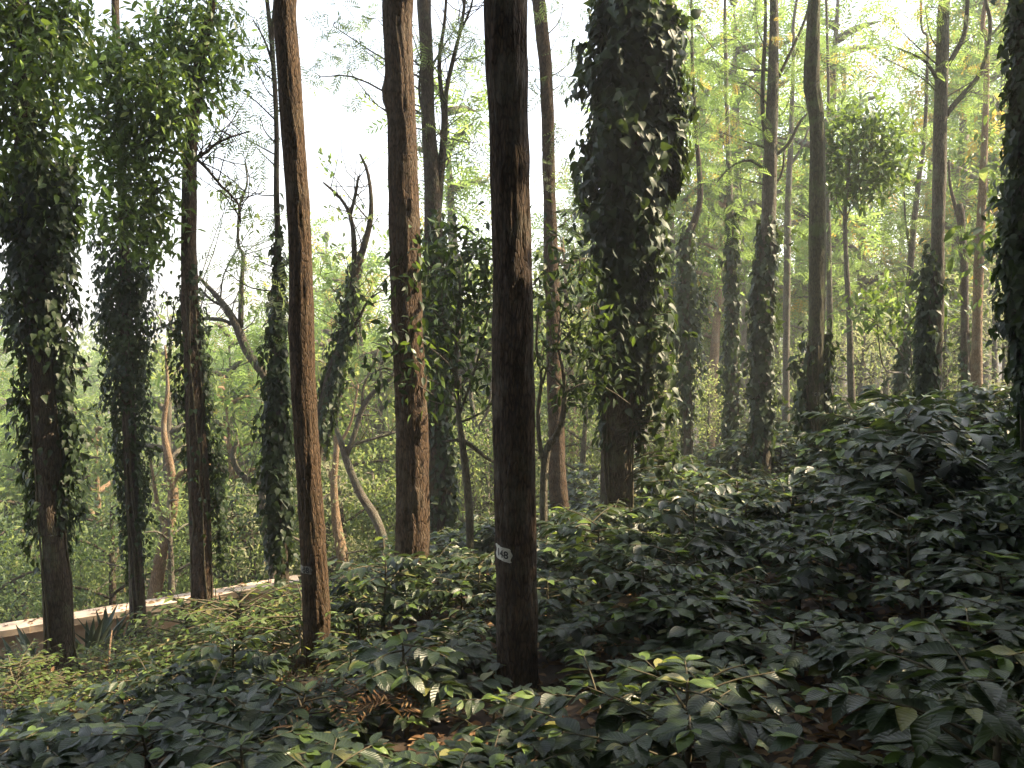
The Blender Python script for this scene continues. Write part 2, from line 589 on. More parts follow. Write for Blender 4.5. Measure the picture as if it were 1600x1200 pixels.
def make_tree(key, name, label, cat, Y, rows, mat, top=None, limbs=(), twigs=0, sides=20, group=None, lump=.05, rough=.02, dens=14, flare=1.0, knots=()):
    """rows from the base up; the trunk is carried on above the picture to height `top`"""
    P, r = px_path(Y, rows)
    gz = g1(P[0, 0], P[0, 1])
    if P[0, 2] > gz - 0.15:                       # carry the foot down into the ground
        d = unit(P[0] - P[1])
        d = d if d[2] < -0.5 else np.array([0, 0, -1.0])
        foot = P[0] + d * (P[0, 2] - gz + 0.15) / max(0.3, -d[2])
        up_ = -unit(foot - P[0])
        L0 = np.linalg.norm(P[0] - foot)
        ex = [(0, 1.75), (.15, 1.42), (.27, 1.16)]
        ex = [e for e in ex if e[0] < L0 - .03] or [(0, 1.5)]
        P = np.vstack([[foot + up_ * e[0] for e in ex], P])
        r = np.concatenate([[r[0] * (1 + (e[1] - 1) * flare) for e in ex], r])
    base = np.array([P[0, 0], P[0, 1], g1(P[0, 0], P[0, 1])])
    root = empty(name, base, label, cat, group)
    if top is not None and P[-1, 2] < top:
        d = unit(P[-1] - P[-2])
        d = unit(d * .6 + np.array([0, 0, 1.0]))
        H = top - P[-1, 2]
        ks = [.06, .35, .7, 1.0]
        add = np.array([P[-1] + d * H * k + np.array([rng.normal() * .05, rng.normal() * .05, 0]) * H * .3 for k in ks])
        P = np.vstack([P, add])
        r = np.concatenate([r, r[-1] * np.array([.98, .8, .5, .15])])
    L = np.linalg.norm(np.diff(P, axis=0), axis=1).sum()
    mb = MB()
    PP, rr = tube(mb, P, r, sides, int(max(8, L * dens)), rough, lump, seed=len(TREES))
    for kx, ky, amp, siz in knots:                # swellings and branch scars: side (-1 left .. 1 right), height, size
        c = at(800, ky, Y)
        V = mb.V[-1]
        ax = np.stack([np.interp(V[:, 2], PP[:, 2], PP[:, 0]), np.interp(V[:, 2], PP[:, 2], PP[:, 1]), V[:, 2]], -1)
        rad_ = unit(V - ax)
        kd = np.array([kx, -math.sqrt(max(0, 1 - kx * kx)), 0])
        rk = np.interp(c[2], PP[:, 2], rr)
        K = np.array([np.interp(c[2], PP[:, 2], PP[:, 0]), np.interp(c[2], PP[:, 2], PP[:, 1]), c[2]]) + kd * rk
        dd = np.linalg.norm((V - K) * [1, 1, .8], axis=1)
        V += rad_ * (amp * (np.exp(-(dd / siz) ** 2) - .5 * np.exp(-(dd / (siz * .35)) ** 2)))[:, None]
    tr = mb.build('trunk', mat, root)
    tree = dict(root=root, P=PP, r=rr, trunk=tr, Y=Y, mat=mat, key=key)
    for lr in limbs:
        lp, lrad = px_path(Y, lr)
        m2 = MB()
        tube(m2, lp, lrad, 9, max(6, int(np.linalg.norm(np.diff(lp, axis=0), axis=1).sum() * 10)), .02, .08, seed=len(TREES) + 31)
        for k in range(twigs):
            i = rng.integers(1, len(lp))
            f = rng.random()
            p = lp[i - 1] * (1 - f) + lp[i] * f
            d = unit(rng.normal(size=3) * [1, .6, .7] + [0, 0, .5])
            l = rng.uniform(.25, .8)
            tube(m2, [p, p + d * l * .5 + rng.normal(size=3) * .06, p + d * l + rng.normal(size=3) * .1 + [0, 0, .08]], [.008, .006, .003], 4, 4)
        m2.build('limb', mat, root)
    TREES[key] = tree
    return tree


OAK = 'silver oak tree'
t1 = make_tree('t1', 'tree', 'thick straight brown trunk with a white 148 patch, nearest of the big trees', 'tree', 5.2,
               [(809, 1115, 68), (807, 1000, 65), (806, 860, 64), (804, 760, 63), (803, 700, 64), (803, 620, 67), (802, 590, 66), (801, 480, 64), (800, 400, 60), (798, 330, 60), (795, 220, 59), (793, 150, 61), (791, 80, 64), (790, 0, 66)],
               M_BARK1, 11, sides=72, dens=44, rough=.03, lump=.02, knots=[(-.8, 560, .012, .07), (.5, 430, .014, .05), (-.2, 720, .012, .05), (.75, 250, .012, .06), (-.4, 960, .014, .06), (.2, 120, .012, .05)])
t2 = make_tree('t2', 'tree', 'thick brown trunk lit orange along one edge, bare up to the sky', 'tree', 7.9,
               [(647, 920, 58), (644, 900, 55), (645, 800, 52), (644, 700, 50), (641, 600, 48), (636, 500, 48), (633, 405, 48), (630, 300, 46), (628, 200, 44), (625, 145, 46), (624, 100, 44), (622, 0, 46)],
               M_BARK, 14, sides=64, dens=34, rough=.03, lump=.028, knots=[(-1, 148, .035, .07), (.6, 660, .03, .09), (.5, 320, .02, .06), (-.3, 480, .016, .06), (.3, 770, .02, .06), (-.6, 800, .016, .06), (1, 590, .02, .05)])
t3 = make_tree('t3', 'tree', 'slim leaning brown trunk with a worn white 48 patch near its foot', 'tree', 6.4,
               [(495, 1040, 42), (494, 950, 42), (490, 870, 40), (486, 800, 39), (480, 700, 39), (474, 600, 38), (471, 500, 37), (469, 400, 34), (464, 300, 35), (457, 200, 36), (451, 100, 35), (446, 0, 33)],
               M_BARK3, 12, sides=56, dens=38, rough=.03, lump=.028, knots=[(-1, 515, .014, .05), (.4, 715, .012, .05), (.2, 300, .012, .04), (-.5, 620, .012, .05), (1, 830, .01, .04)])
t4 = make_tree('t4', 'tree', 'dark trunk wrapped from the sky down in a very broad dense vine', 'tree', 9.2,
               [(964, 790, 49), (964, 720, 48), (964, 640, 48), (968, 500, 47), (974, 300, 46), (980, 150, 45), (984, 0, 44)],
               M_BARKD, 13, sides=40, dens=20)
t5 = make_tree('t5', 'tree', 'vine-clad trunk in front of the low pale wall, beside the spiky agaves', 'tree', 8.0,
               [(94, 1015, 42), (90, 900, 40), (80, 800, 36), (74, 700, 36), (67, 600, 34), (58, 480, 33), (48, 350, 32), (38, 180, 30), (30, 0, 28)],
               M_BARKD, 11, sides=36, dens=20)
t6 = make_tree('t6', 'tree', 'thin trunk standing at the wall between the agave clump and the brown bare-footed trunk', 'tree', 10.2,
               [(215, 950, 24), (210, 840, 22), (203, 700, 20), (198, 500, 18), (192, 330, 15), (186, 150, 13), (180, 0, 11)],
               M_BARKD, 12, sides=24)
t7 = make_tree('t7', 'tree', 'brown trunk with vines on both flanks where the wall reappears', 'tree', 9.9,
               [(316, 940, 35), (314, 860, 32), (312, 800, 32), (308, 700, 29), (304, 600, 27), (299, 500, 26), (295, 400, 24), (296, 320, 23), (297, 250, 21), (303, 160, 18), (318, 70, 15), (332, 0, 12)],
               M_BARK, 11, sides=30, dens=20, twigs=15, limbs=[[(303, 250, 7), (322, 238, 5), (345, 220, 4), (390, 205, 2)], [(303, 245, 6), (322, 262, 5), (345, 290, 4), (372, 318, 3), (376, 350, 2)]])
t8 = make_tree('t8', 'tree', 'very thin tall trunk with a vine round its lower half, behind the slim 48 trunk', 'tree', 10.4,
               [(443, 918, 17), (442, 800, 15), (440, 700, 14), (438, 600, 13), (435, 400, 10), (432, 300, 9), (432, 200, 8), (427, 100, 7), (417, 0, 6)],
               M_BARKD, 10, sides=16, limbs=[[(429, 120, 5), (426, 50, 5), (429, 0, 4), (432, -60, 3)], [(427, 100, 4), (412, 60, 3), (395, 30, 2)]])
t9 = make_tree('t9', 'tree', 'trunk lit brown on one side, behind the pale crooked sapling', 'tree', 12.0,
               [(880, 860, 29), (872, 760, 28), (870, 700, 26), (867, 600, 24), (864, 500, 22), (861, 405, 22), (858, 300, 19), (857, 200, 20), (854, 150, 21), (852, 100, 20), (846, 40, 20), (841, 0, 20)],
               M_BARK, 14, sides=32, dens=18, rough=.025, lump=.06)
t10 = make_tree('t10', 'tree', 'forked dark trunk close behind the orange-lit trunk', 'tree', 12.3,
                [(690, 825, 34), (687, 750, 31), (684, 650, 29), (681, 500, 28), (678, 400, 28), (676, 300, 27), (670, 200, 21), (667, 100, 20), (663, 0, 21)],
                M_BARKD, 13, sides=28,
                twigs=15, limbs=[[(684, 345, 12), (689, 270, 12), (694, 200, 9), (698, 140, 7), (712, 80, 6), (724, 20, 5), (728, -40, 4)],
                       [(690, 240, 9), (693, 180, 7), (686, 100, 6), (695, 30, 5), (700, -50, 4)],
                       [(670, 200, 8), (660, 170, 5), (655, 140, 4), (658, 100, 3)],
                       [(698, 130, 5), (716, 60, 4), (736, 10, 3), (745, -50, 2)]])
t11 = make_tree('t11', 'tree', 'bare straight trunk with a crook halfway up and mossy edge, rising from the coffee slope', 'tree', 11.7,
                [(1275, 710, 29), (1274, 600, 25), (1276, 500, 25), (1277, 405, 25), (1277, 300, 24), (1277, 200, 22), (1271, 150, 24), (1268, 130, 23), (1270, 60, 20), (1272, 0, 18)],
                M_BARKM, 13, sides=36, dens=22, rough=.025)
t12 = make_tree('t12', 'tree', 'forked grey trunk with a leafy vine up its lower half', 'tree', 13.0,
                [(1190, 700, 29), (1192, 600, 26), (1197, 450, 24), (1199, 405, 23), (1202, 300, 21), (1204, 220, 20), (1208, 130, 18), (1209, 0, 13)],
                M_BARKG, 14, sides=26,
                limbs=[[(1199, 230, 9), (1192, 180, 7), (1192, 120, 6), (1196, 40, 5), (1195, -40, 4)], [(1214, 125, 6), (1236, 80, 5), (1258, 30, 4), (1270, -20, 3)],
                       [(1208, 245, 5), (1232, 225, 5), (1250, 190, 4), (1268, 172, 2)], [(1195, 265, 5), (1170, 250, 4), (1140, 262, 3), (1120, 285, 2)], [(1203, 300, 4), (1222, 270, 4), (1226, 230, 3)]])
t13 = make_tree('t13', 'tree', 'straight grey trunk with two curved rising limbs, vine at its foot', 'tree', 12.0,
                [(1457, 660, 27), (1459, 600, 24), (1463, 500, 21), (1465, 405, 20), (1467, 300, 20), (1469, 200, 20), (1472, 100, 18), (1476, 0, 17)],
                M_BARKG, 14, sides=28, dens=18,
                limbs=[[(1476, 182, 9), (1498, 155, 8), (1530, 118, 7), (1545, 70, 6), (1547, 30, 6), (1540, 0, 5), (1538, -50, 4)], [(1479, 105, 8), (1494, 80, 8), (1508, 50, 7), (1512, 0, 6), (1510, -40, 5)],
                       [(1546, 60, 4), (1560, 42, 3), (1580, 15, 3)], [(1466, 128, 6), (1452, 103, 5), (1440, 92, 4), (1415, 80, 3), (1395, 72, 2)]])
t14 = make_tree('t14', 'tree', 'thin trunk in a narrow vine sleeve, flecked with glints', 'tree', 16.0,
                [(1146, 710, 14), (1147, 600, 13), (1146, 500, 12), (1142, 420, 11), (1140, 300, 10), (1137, 200, 7), (1134, 100, 6), (1133, 0, 4)], M_BARKG, 13, sides=14)
t15 = make_tree('t15', 'tree', 'thin trunk that bends sideways above its vine, beside the broad vine', 'tree', 15.0,
                [(1076, 750, 16), (1074, 600, 13), (1070, 450, 12), (1073, 380, 12), (1085, 345, 11), (1094, 310, 9), (1092, 260, 8), (1087, 200, 6), (1082, 100, 5), (1080, 0, 4)], M_BARKD, 12, sides=16)
t16 = make_tree('t16', 'tree', 'slim bare trunk between the vine-clad fork and the mossy crooked trunk', 'tree', 18.0,
                [(1228, 690, 13), (1228, 600, 11), (1230, 400, 11), (1232, 300, 10), (1235, 230, 8), (1238, 150, 6), (1240, 60, 5)], M_BARKG, 12, sides=14,
                limbs=[[(1233, 260, 5), (1250, 235, 4), (1264, 200, 3)]])
t17 = make_tree('t17', 'sapling', 'pale slender young tree with a flat leafy top like an umbrella', 'young tree', 15.0,
                [(1333, 690, 12), (1330, 600, 11), (1327, 500, 9), (1323, 420, 8), (1320, 340, 6), (1326, 270, 4), (1331, 220, 3)], M_BARKG, None, sides=12)
t18 = make_tree('t18', 'tree', 'thin dark trunk whose top is snapped off', 'dead tree', 17.0,
                [(1509, 650, 14), (1508, 550, 13), (1507, 450, 12), (1504, 380, 11), (1501, 335, 12), (1499, 318, 9)], M_BARKD, None, sides=12,
                limbs=[[(1501, 345, 8), (1492, 320, 6), (1484, 285, 4), (1483, 250, 3)]])
t19 = make_tree('t19', 'tree', 'pale dappled trunk just beside the snapped thin trunk', 'tree', 16.0,
                [(1529, 650, 18), (1526, 550, 16), (1530, 400, 14), (1535, 300, 12), (1540, 180, 9), (1542, 60, 7)], M_BARKO, 12, sides=16)
t20 = make_tree('t20', 'tree', 'slim curving trunk with vine at its foot, leaning towards the straight grey trunk', 'tree', 16.0,
                [(1409, 668, 14), (1413, 590, 12), (1418, 500, 11), (1424, 400, 10), (1433, 300, 8), (1444, 220, 6), (1448, 130, 5), (1449, 60, 4)], M_BARKG, 12, sides=14,
                limbs=[[(1421, 385, 4), (1414, 340, 3), (1413, 300, 2)]])
t21 = make_tree('t21', 'tree', 'dark vine-smothered trunk cut by the edge of the photo', 'tree', 7.0,
                [(1622, 760, 46), (1618, 500, 44), (1614, 250, 42), (1612, 0, 40)], M_BARKD, 10, sides=24)
t22 = make_tree('t22', 'tree', 'thin grey trunk close behind the mossy crooked trunk', 'tree', 17.0,
                [(1298, 700, 11), (1297, 600, 10), (1296, 450, 9), (1294, 330, 7), (1290, 200, 5)], M_BARKG, 11, sides=12)
t24 = make_tree('t24', 'tree', 'small twisted bare tree with forking branches behind the slim 48 trunk', 'tree', 14.0,
                [(606, 876, 17), (596, 835, 15), (584, 805, 14), (565, 775, 13), (551, 744, 12), (540, 715, 12), (533, 690, 10), (524, 660, 8), (530, 620, 6), (538, 580, 5), (540, 530, 3)], M_BARKG, None, sides=14,
                twigs=15, limbs=[[(541, 712, 9), (556, 672, 8), (564, 643, 8), (580, 617, 7), (600, 600, 6), (613, 588, 5), (624, 560, 3)], [(538, 702, 6), (560, 692, 5), (590, 684, 4), (620, 674, 3)],
                       [(566, 640, 5), (568, 605, 4), (580, 575, 3), (592, 545, 2)], [(528, 660, 4), (512, 635, 3), (505, 600, 2)]], lump=.1)
t25 = make_tree('t25', 'tree', 'crooked pale-barked tree reaching a long bare arm up and across', 'tree', 12.5,
                [(429, 912, 15), (424, 865, 14), (417, 830, 13), (411, 790, 13), (411, 752, 12), (417, 715, 13), (425, 660, 14), (429, 620, 15), (421, 598, 15), (405, 575, 15), (388, 552, 14), (377, 528, 14), (368, 506, 13), (348, 474, 10), (324, 447, 7), (309, 432, 5), (296, 428, 3)], M_BARKG, None, sides=16,
                twigs=15, limbs=[[(410, 754, 9), (388, 750, 10), (369, 732, 10), (364, 705, 8), (372, 690, 5), (362, 672, 3)], [(376, 512, 9), (377, 450, 7), (380, 400, 6), (372, 380, 5), (375, 320, 4), (386, 288, 3), (384, 255, 2)],
                       [(366, 508, 6), (345, 499, 6), (317, 498, 5), (283, 501, 4), (262, 508, 4), (243, 516, 3)], [(352, 480, 5), (332, 470, 4), (313, 452, 3)]], lump=.1)
t26 = make_tree('t26', 'tree', 'leaning vine-wrapped tree that forks into bare branches against the sky', 'tree', 13.0,
                [(489, 890, 20), (488, 800, 20), (493, 720, 20), (502, 660, 20), (512, 610, 19), (527, 560, 18), (540, 520, 16), (548, 470, 14), (556, 425, 12), (570, 380, 10), (579, 340, 8), (579, 300, 6), (573, 265, 5), (562, 240, 3)], M_BARKD, None, sides=18,
                twigs=15, limbs=[[(553, 440, 8), (553, 380, 8), (547, 337, 6), (530, 308, 5), (505, 285, 3)], [(548, 335, 5), (556, 300, 5), (560, 275, 3)], [(541, 525, 6), (560, 500, 5), (575, 470, 3), (600, 452, 2)]], lump=.08)
t27 = make_tree('t27', 'sapling', 'pale grey crooked sapling beside the nearest big trunk', 'young tree', 8.5,
                [(850, 880, 14), (849, 790, 12), (850, 740, 12), (856, 700, 11), (868, 682, 10), (878, 660, 9), (882, 620, 7), (880, 580, 6), (872, 540, 4), (876, 490, 3)], M_BARKG, None, sides=14,
                limbs=[[(851, 730, 9), (843, 690, 8), (841, 640, 7), (846, 590, 5), (838, 540, 4), (842, 480, 3)], [(881, 605, 5), (862, 585, 4), (846, 570, 3)], [(882, 615, 4), (910, 600, 3), (945, 605, 2), (985, 632, 2)],
                       [(848, 600, 4), (860, 560, 3), (890, 520, 3), (920, 490, 2)]], lump=.1)
t28 = make_tree('t28', 'tree', 'leafy small tree filling the gap between the orange-lit trunk and the nearest trunk', 'tree', 8.7,
                [(735, 870, 13), (733, 800, 12), (728, 740, 11), (722, 690, 10), (716, 640, 8), (712, 570, 7), (715, 500, 5), (720, 430, 3)], M_BARKG, None, sides=12,
                limbs=[[(777, 725, 4), (755, 712, 6), (735, 695, 7), (718, 688, 6), (690, 690, 3)], [(717, 650, 5), (738, 590, 4), (755, 530, 3), (765, 480, 2)], [(714, 590, 5), (680, 540, 4), (650, 500, 3), (636, 450, 2)],
                       [(716, 600, 4), (700, 540, 4), (690, 470, 3), (700, 400, 2)], [(720, 660, 4), (760, 640, 3), (775, 610, 2)], [(700, 545, 3), (660, 600, 3), (600, 580, 2)]], lump=.08)


t29 = make_tree('t29', 'tree', 'reddish lit trunk far behind the twisted bare tree', 'tree', 16.0,
                [(540, 890, 20), (531, 850, 18), (524, 800, 13), (522, 750, 11), (526, 690, 9), (520, 620, 6), (524, 560, 3)], M_BARKO, None, sides=16, lump=.1, twigs=4,
                limbs=[[(523, 760, 7), (508, 720, 6), (500, 670, 4), (490, 620, 2)], [(526, 700, 6), (548, 660, 4), (560, 600, 3)]])
t30 = make_tree('t30', 'tree', 'pale trunk leaning behind the wall between the thin trunk and the brown trunk', 'tree', 14.5,
                [(242, 930, 20), (250, 880, 19), (262, 830, 17), (270, 780, 17), (266, 730, 13), (256, 670, 9), (262, 610, 6), (258, 540, 3)], M_BARKO, None, sides=16, lump=.1, twigs=4,
                limbs=[[(263, 830, 9), (248, 795, 8), (240, 750, 5), (232, 700, 3)], [(268, 770, 8), (282, 740, 8), (300, 732, 5), (330, 700, 3)]])
t31 = make_tree('t31', 'tree', 'winding dark-limbed tree beyond the forked trunk, near the small leafy tree', 'tree', 17.0,
                [(745, 850, 12), (742, 790, 10), (735, 730, 10), (742, 670, 8), (735, 600, 6), (748, 530, 4), (742, 470, 2)], M_BARKG, None, sides=12, lump=.1, twigs=4,
                limbs=[[(736, 730, 7), (716, 690, 5), (712, 640, 4), (700, 590, 2)], [(740, 680, 6), (762, 640, 4), (768, 590, 3)]])
# ------------------------------------------------------------------ crowns
def blob_points(Y, blobs, dens, depth=0.8, sheet=1.0):
    """clusters inside ellipsoids given as (px, py, rx, ry [, dY]); returns centres and blob ids"""
    C, ids, cent = [], [], []
    for k, b in enumerate(blobs):
        yy = Y + (b[4] if len(b) > 4 else 0)
        c = at(b[0], b[1], yy)
        rx, rz = b[2] / FPX * yy, b[3] / FPX * yy
        ry = depth * (rx + rz) / 2
        n = max(3, int(dens * (rx * rz) ** .75 * 4))
        u = rvec(n) * (rng.uniform(0.05, 1, n) ** .42)[:, None]
        C.append(c + u * [rx, ry, rz])
        ids.append(np.full(n, k))
        cent.append(c)
    return np.vstack(C), np.concatenate(ids), np.array(cent)


def nearest_on(tree, p, below=0.3):
    d = np.linalg.norm(tree['P'] - p + np.array([0, 0, below]), axis=1)
    i = int(np.argmin(d))
    return tree['P'][i], tree['r'][i]


def crown(tree, blobs, dens=9, tm=T_OVAL, size=(.08, .13), per=7, mats=None, name='crown', droop=.35, spread=.12, limb=True, dY=0, depth=.8, accent=0.0, twig=.004, up=.5):
    mats = mats or [M_BROAD]
    root = tree['root']
    Y = tree['Y'] + dY
    C, ids, cent = blob_points(Y, blobs, dens, depth)
    mb = MB()
    if limb:
        for k, c in enumerate(cent):
            wood = MB()
            p, r = nearest_on(tree, c, .25 * np.linalg.norm(c - tree['P'][len(tree['P']) // 2]))
            L = np.linalg.norm(c - p)
            m = (p + c) / 2 + rng.normal(size=3) * .08 * L + [0, 0, -.06 * L]
            r0 = min(r * .35, .007 + .006 * L)
            tube(wood, [p, m, c], [r0, r0 * .7, r0 * .4], 6, 8, 0, .05)
            sel = C[ids == k]
            for q in sel[:: 2]:
                s = c + (q - c) * rng.uniform(0, .35)
                mm = (s + q) / 2 + rng.normal(size=3) * .08 * np.linalg.norm(q - s)
                tube(wood, [s, mm, q], [r0 * .32 + .002, .005, twig * .7], 4, 4)
            wood.build('branch', tree['mat'], root)
    n = len(C) * per
    P = np.repeat(C, per, 0) + rng.normal(size=(n, 3)) * spread
    out = unit(np.repeat(C - cent[ids], per, 0) + rng.normal(size=(n, 3)) * .35)
    D = unit(out * .7 + rvec(n) * .7 + [0, 0, -droop])
    Nn = unit(rvec(n) * .6 + [0, 0, up])
    S = rng.uniform(size[0], size[1], n)
    mi = 0
    if len(mats) > 1:
        mi = (np.repeat(rng.random(len(C)), per) < accent).astype(int)
    leaves(mb, tm, P, D, Nn, S, mi)
    return mb.build(name, mats, root)


# leafy masses high on the three vine-clad trees by the wall
crown(t5, [(50, 50, 68.4, 68.4), (-10, 120, 54.7, 82.1), (45, 180, 50.2, 54.7), (75, 110, 50.2, 45.6, -0.5), (60, 250, 56.5, 50.2), (20, 300, 45.6, 54.7), (95, 290, 36.5, 54.7), (30, 20, 73, 36.5), (100, 30, 54.7, 36.5)], 54, T_OVAL, (.075, .125), 13, [M_BROAD, M_OAK], accent=.12)
crown(t6, [(190, 90, 41, 41), (215, 150, 56.5, 54.7), (165, 190, 45.6, 54.7), (245, 210, 54.7, 45.6), (185, 260, 54.7, 54.7), (240, 290, 41, 54.7), (195, 340, 54.7, 50.2), (240, 370, 36.5, 41), (150, 100, 45.6, 36.5)], 52, T_OVAL, (.075, .125), 13, [M_BROAD, M_OAK], dY=-.6, accent=.15)
crown(t7, [(265, 80, 50.2, 45.6), (250, 130, 54.7, 41, -0.6), (310, 120, 45.6, 50.2), (275, 30, 54.7, 36.5), (345, 90, 41, 45.6), (270, 185, 41, 27.4, -0.4), (330, 30, 36.5, 36.5)], 48, T_OVAL, (.075, .125), 13, [M_BROAD, M_OAK], accent=.4)
# small glossy tree between the two big trunks and the sapling's leaves
crown(t28, [(700, 420, 45, 55), (745, 470, 40, 60), (690, 510, 42, 50), (650, 430, 35, 50, -.9), (640, 520, 38, 40, -.9), (742, 390, 35, 45), (600, 575, 24, 24, -.9), (720, 600, 45, 45), (650, 600, 35, 40, -.9), (755, 560, 28, 50), (700, 470, 45, 45), (680, 360, 40, 30), (760, 430, 25, 50), (670, 560, 40, 40)], 24, T_OVAL, (.08, .13), 8, [M_BROAD, M_VINE], accent=.75)
crown(t27, [(850, 430, 30, 50), (880, 480, 35, 55), (905, 540, 40, 50), (925, 470, 30, 50), (850, 530, 25, 45), (890, 600, 35, 40), (935, 600, 30, 30), (875, 370, 28, 40), (905, 430, 30, 50), (930, 560, 35, 50)], 20, T_OVAL, (.07, .12), 8, [M_BROAD, M_VINE], accent=.85)
# layered umbrella of the slender young tree and its neighbours
crown(t17, [(1330, 188, 45, 9), (1365, 212, 52, 9), (1303, 222, 36, 9), (1398, 238, 34, 8), (1345, 248, 62, 9), (1308, 266, 38, 9), (1382, 272, 42, 9), (1340, 294, 48, 9), (1372, 182, 30, 7)], 60, T_OVAL, (.12, .20), 8, [M_BROAD, M_OAK], accent=.15, droop=.2, up=1.2, spread=.16)
crown(t20, [(1395, 478, 60, 18, -2), (1345, 480, 35, 20, -2), (1440, 470, 40, 16, -2), (1370, 505, 45, 22, -2), (1420, 505, 40, 22, -2), (1400, 440, 30, 14, -2)], 16, T_OVAL, (.12, .2), 7, [M_BROAD, M_OAK], accent=.15, droop=.2, up=1.2, spread=.16)
# feathery crowns of the silver oaks on the slope
FE = dict(tm=T_FROND, size=(.16, .27), per=9, mats=[M_OAK, M_YEL], spread=.12, droop=.3, accent=.02, depth=1.0)
crown(t12, [(1150, 60, 70, 40), (1120, 120, 50, 40), (1250, 70, 60, 35), (1160, 190, 45, 30), (1110, 200, 35, 35), (1235, 150, 40, 30), (1180, 10, 60, 35), (1130, 270, 50, 22), (1085, 40, 40, 60)], 6, **FE)
crown(t16, [(1330, 60, 60, 40), (1300, 110, 40, 30), (1345, 120, 50, 30), (1260, 300, 35, 20), (1245, 350, 40, 20), (1290, 160, 30, 25), (1210, 330, 30, 20), (1225, 420, 35, 18)], 6, **FE)
crown(t13, [(1400, 40, 60, 40), (1530, 50, 50, 40), (1430, 100, 40, 30), (1520, 140, 40, 25), (1560, 100, 35, 40), (1380, 90, 40, 25), (1445, 10, 60, 30)], 6, tm=T_FROND, size=(.16, .27), per=9, mats=[M_OAK, M_YEL], spread=.12, droop=.3, accent=.1, depth=1.0)
crown(t14, [(1140, 340, 40, 25), (1155, 390, 30, 30), (1110, 330, 30, 25), (1140, 400, 30, 40), (1100, 260, 35, 40), (1170, 320, 30, 20)], 7, **FE)
crown(t15, [(1090, 120, 40, 50), (1115, 170, 40, 40), (1070, 40, 40, 50)], 6, **FE)
crown(t19, [(1540, 200, 45, 30), (1560, 260, 45, 35), (1520, 250, 30, 30), (1555, 330, 50, 30), (1510, 400, 40, 25), (1560, 400, 40, 40), (1570, 170, 40, 40), (1530, 460, 40, 20)], 7, tm=T_OVAL, size=(.12, .2), per=7, mats=[M_BROAD, M_YEL], spread=.16, accent=.08)
crown(t22, [(1300, 350, 35, 20), (1290, 420, 30, 20), (1330, 400, 40, 16), (1320, 440, 30, 20), (1300, 500, 30, 25)], 7, **FE)
crown(t20, [(1430, 200, 35, 40), (1460, 230, 30, 40), (1400, 360, 25, 18), (1440, 330, 30, 25), (1410, 420, 30, 20)], 6, name='upper_crown', tm=T_FROND, size=(.22, .34), per=6, mats=[M_OAK, M_OAKB], spread=.12, depth=1.0, accent=.4)
crown(t18, [(1490, 370, 25, 20), (1505, 420, 25, 20)], 6, **FE)
# pale open sprays against the sky
FS = dict(tm=T_FROND, size=(.2, .32), per=7, mats=[M_OAKB, M_FARD], spread=.14, accent=.35, depth=1.2)
crown(t8, [(395, 95, 40, 22), (380, 60, 30, 20), (405, 180, 35, 20), (400, 230, 30, 25), (385, 290, 40, 22), (410, 340, 25, 30), (370, 140, 22, 20), (440, 480, 25, 40), (400, 30, 40, 20), (360, 200, 30, 18), (395, 400, 30, 25), (350, 420, 25, 15)], 10, **FS)
crown(t9, [(870, 60, 25, 20), (900, 90, 18, 14), (835, 130, 12, 16), (880, 200, 20, 14), (880, 10, 30, 20), (900, 330, 20, 22), (885, 120, 22, 20), (880, 270, 25, 20)], 9, **FS)
crown(t10, [(720, 30, 30, 16), (735, 170, 28, 25), (700, 60, 22, 16), (650, 90, 20, 14), (740, 60, 20, 14), (655, 210, 10, 20), (725, 110, 26, 20), (640, 40, 30, 14), (735, 230, 26, 30)], 9, **FS)
crown(t10, [(565, 75, 45, 22), (545, 110, 30, 20), (590, 30, 36, 18), (570, 150, 26, 12), (520, 40, 40, 18), (500, 120, 30, 14), (590, 110, 30, 20)], 9, name='outer_crown', **FS)
crown(t25, [(365, 290, 30, 16), (350, 330, 20, 16), (395, 350, 20, 16), (385, 430, 30, 25), (410, 470, 30, 30), (400, 540, 30, 30), (345, 580, 40, 45), (375, 620, 45, 50), (400, 680, 30, 40), (360, 650, 40, 40)], 8, tm=T_OVAL, size=(.08, .13), per=7, mats=[M_FAR, M_OAK], spread=.12, accent=.3)
crown(t26, [(540, 400, 40, 25), (500, 430, 30, 40), (575, 420, 25, 30), (590, 340, 20, 25), (520, 460, 40, 40), (560, 480, 40, 40), (590, 500, 30, 40), (510, 260, 30, 20), (540, 320, 30, 20)], 7, tm=T_OVAL, size=(.08, .13), per=7, mats=[M_OAK, M_FAR], spread=.12, accent=.4)


# high crowns above the picture (they shade what stands below)
def high_crown(tree, z0, z1, rad, n=60, tm=T_FROND_S, mats=None):
    P = tree['P']
    root = tree['root']
    mb, wood = MB(), MB()
    top = P[-1]
    for k in range(n):
        f = (k + rng.random()) / n
        z = z0 + (z1 - z0) * f
        i = int(np.argmin(np.abs(P[:, 2] - z)))
        a = rng.uniform(0, 2 * PI)
        L = rad * (1 - .55 * f) * rng.uniform(.5, 1)
        d = np.array([math.cos(a), math.sin(a), .25])
        e = P[i] + d * L + [0, 0, .25 * L]
        tube(wood, [P[i], P[i] + d * L * .5, e], [.025, .016, .006], 5, 5)
        m = 26
        q = P[i] + (e - P[i]) * rng.uniform(.3, 1, m)[:, None] + rng.normal(size=(m, 3)) * .28
        leaves(mb, tm, q, rvec(m) + [0, 0, -.3], rvec(m) * .5 + [0, 0, 1], rng.uniform(.25, .42, m))
    wood.build('branches', tree['mat'], root)
    mb.build('high_crown', mats or [M_OAKB], root)


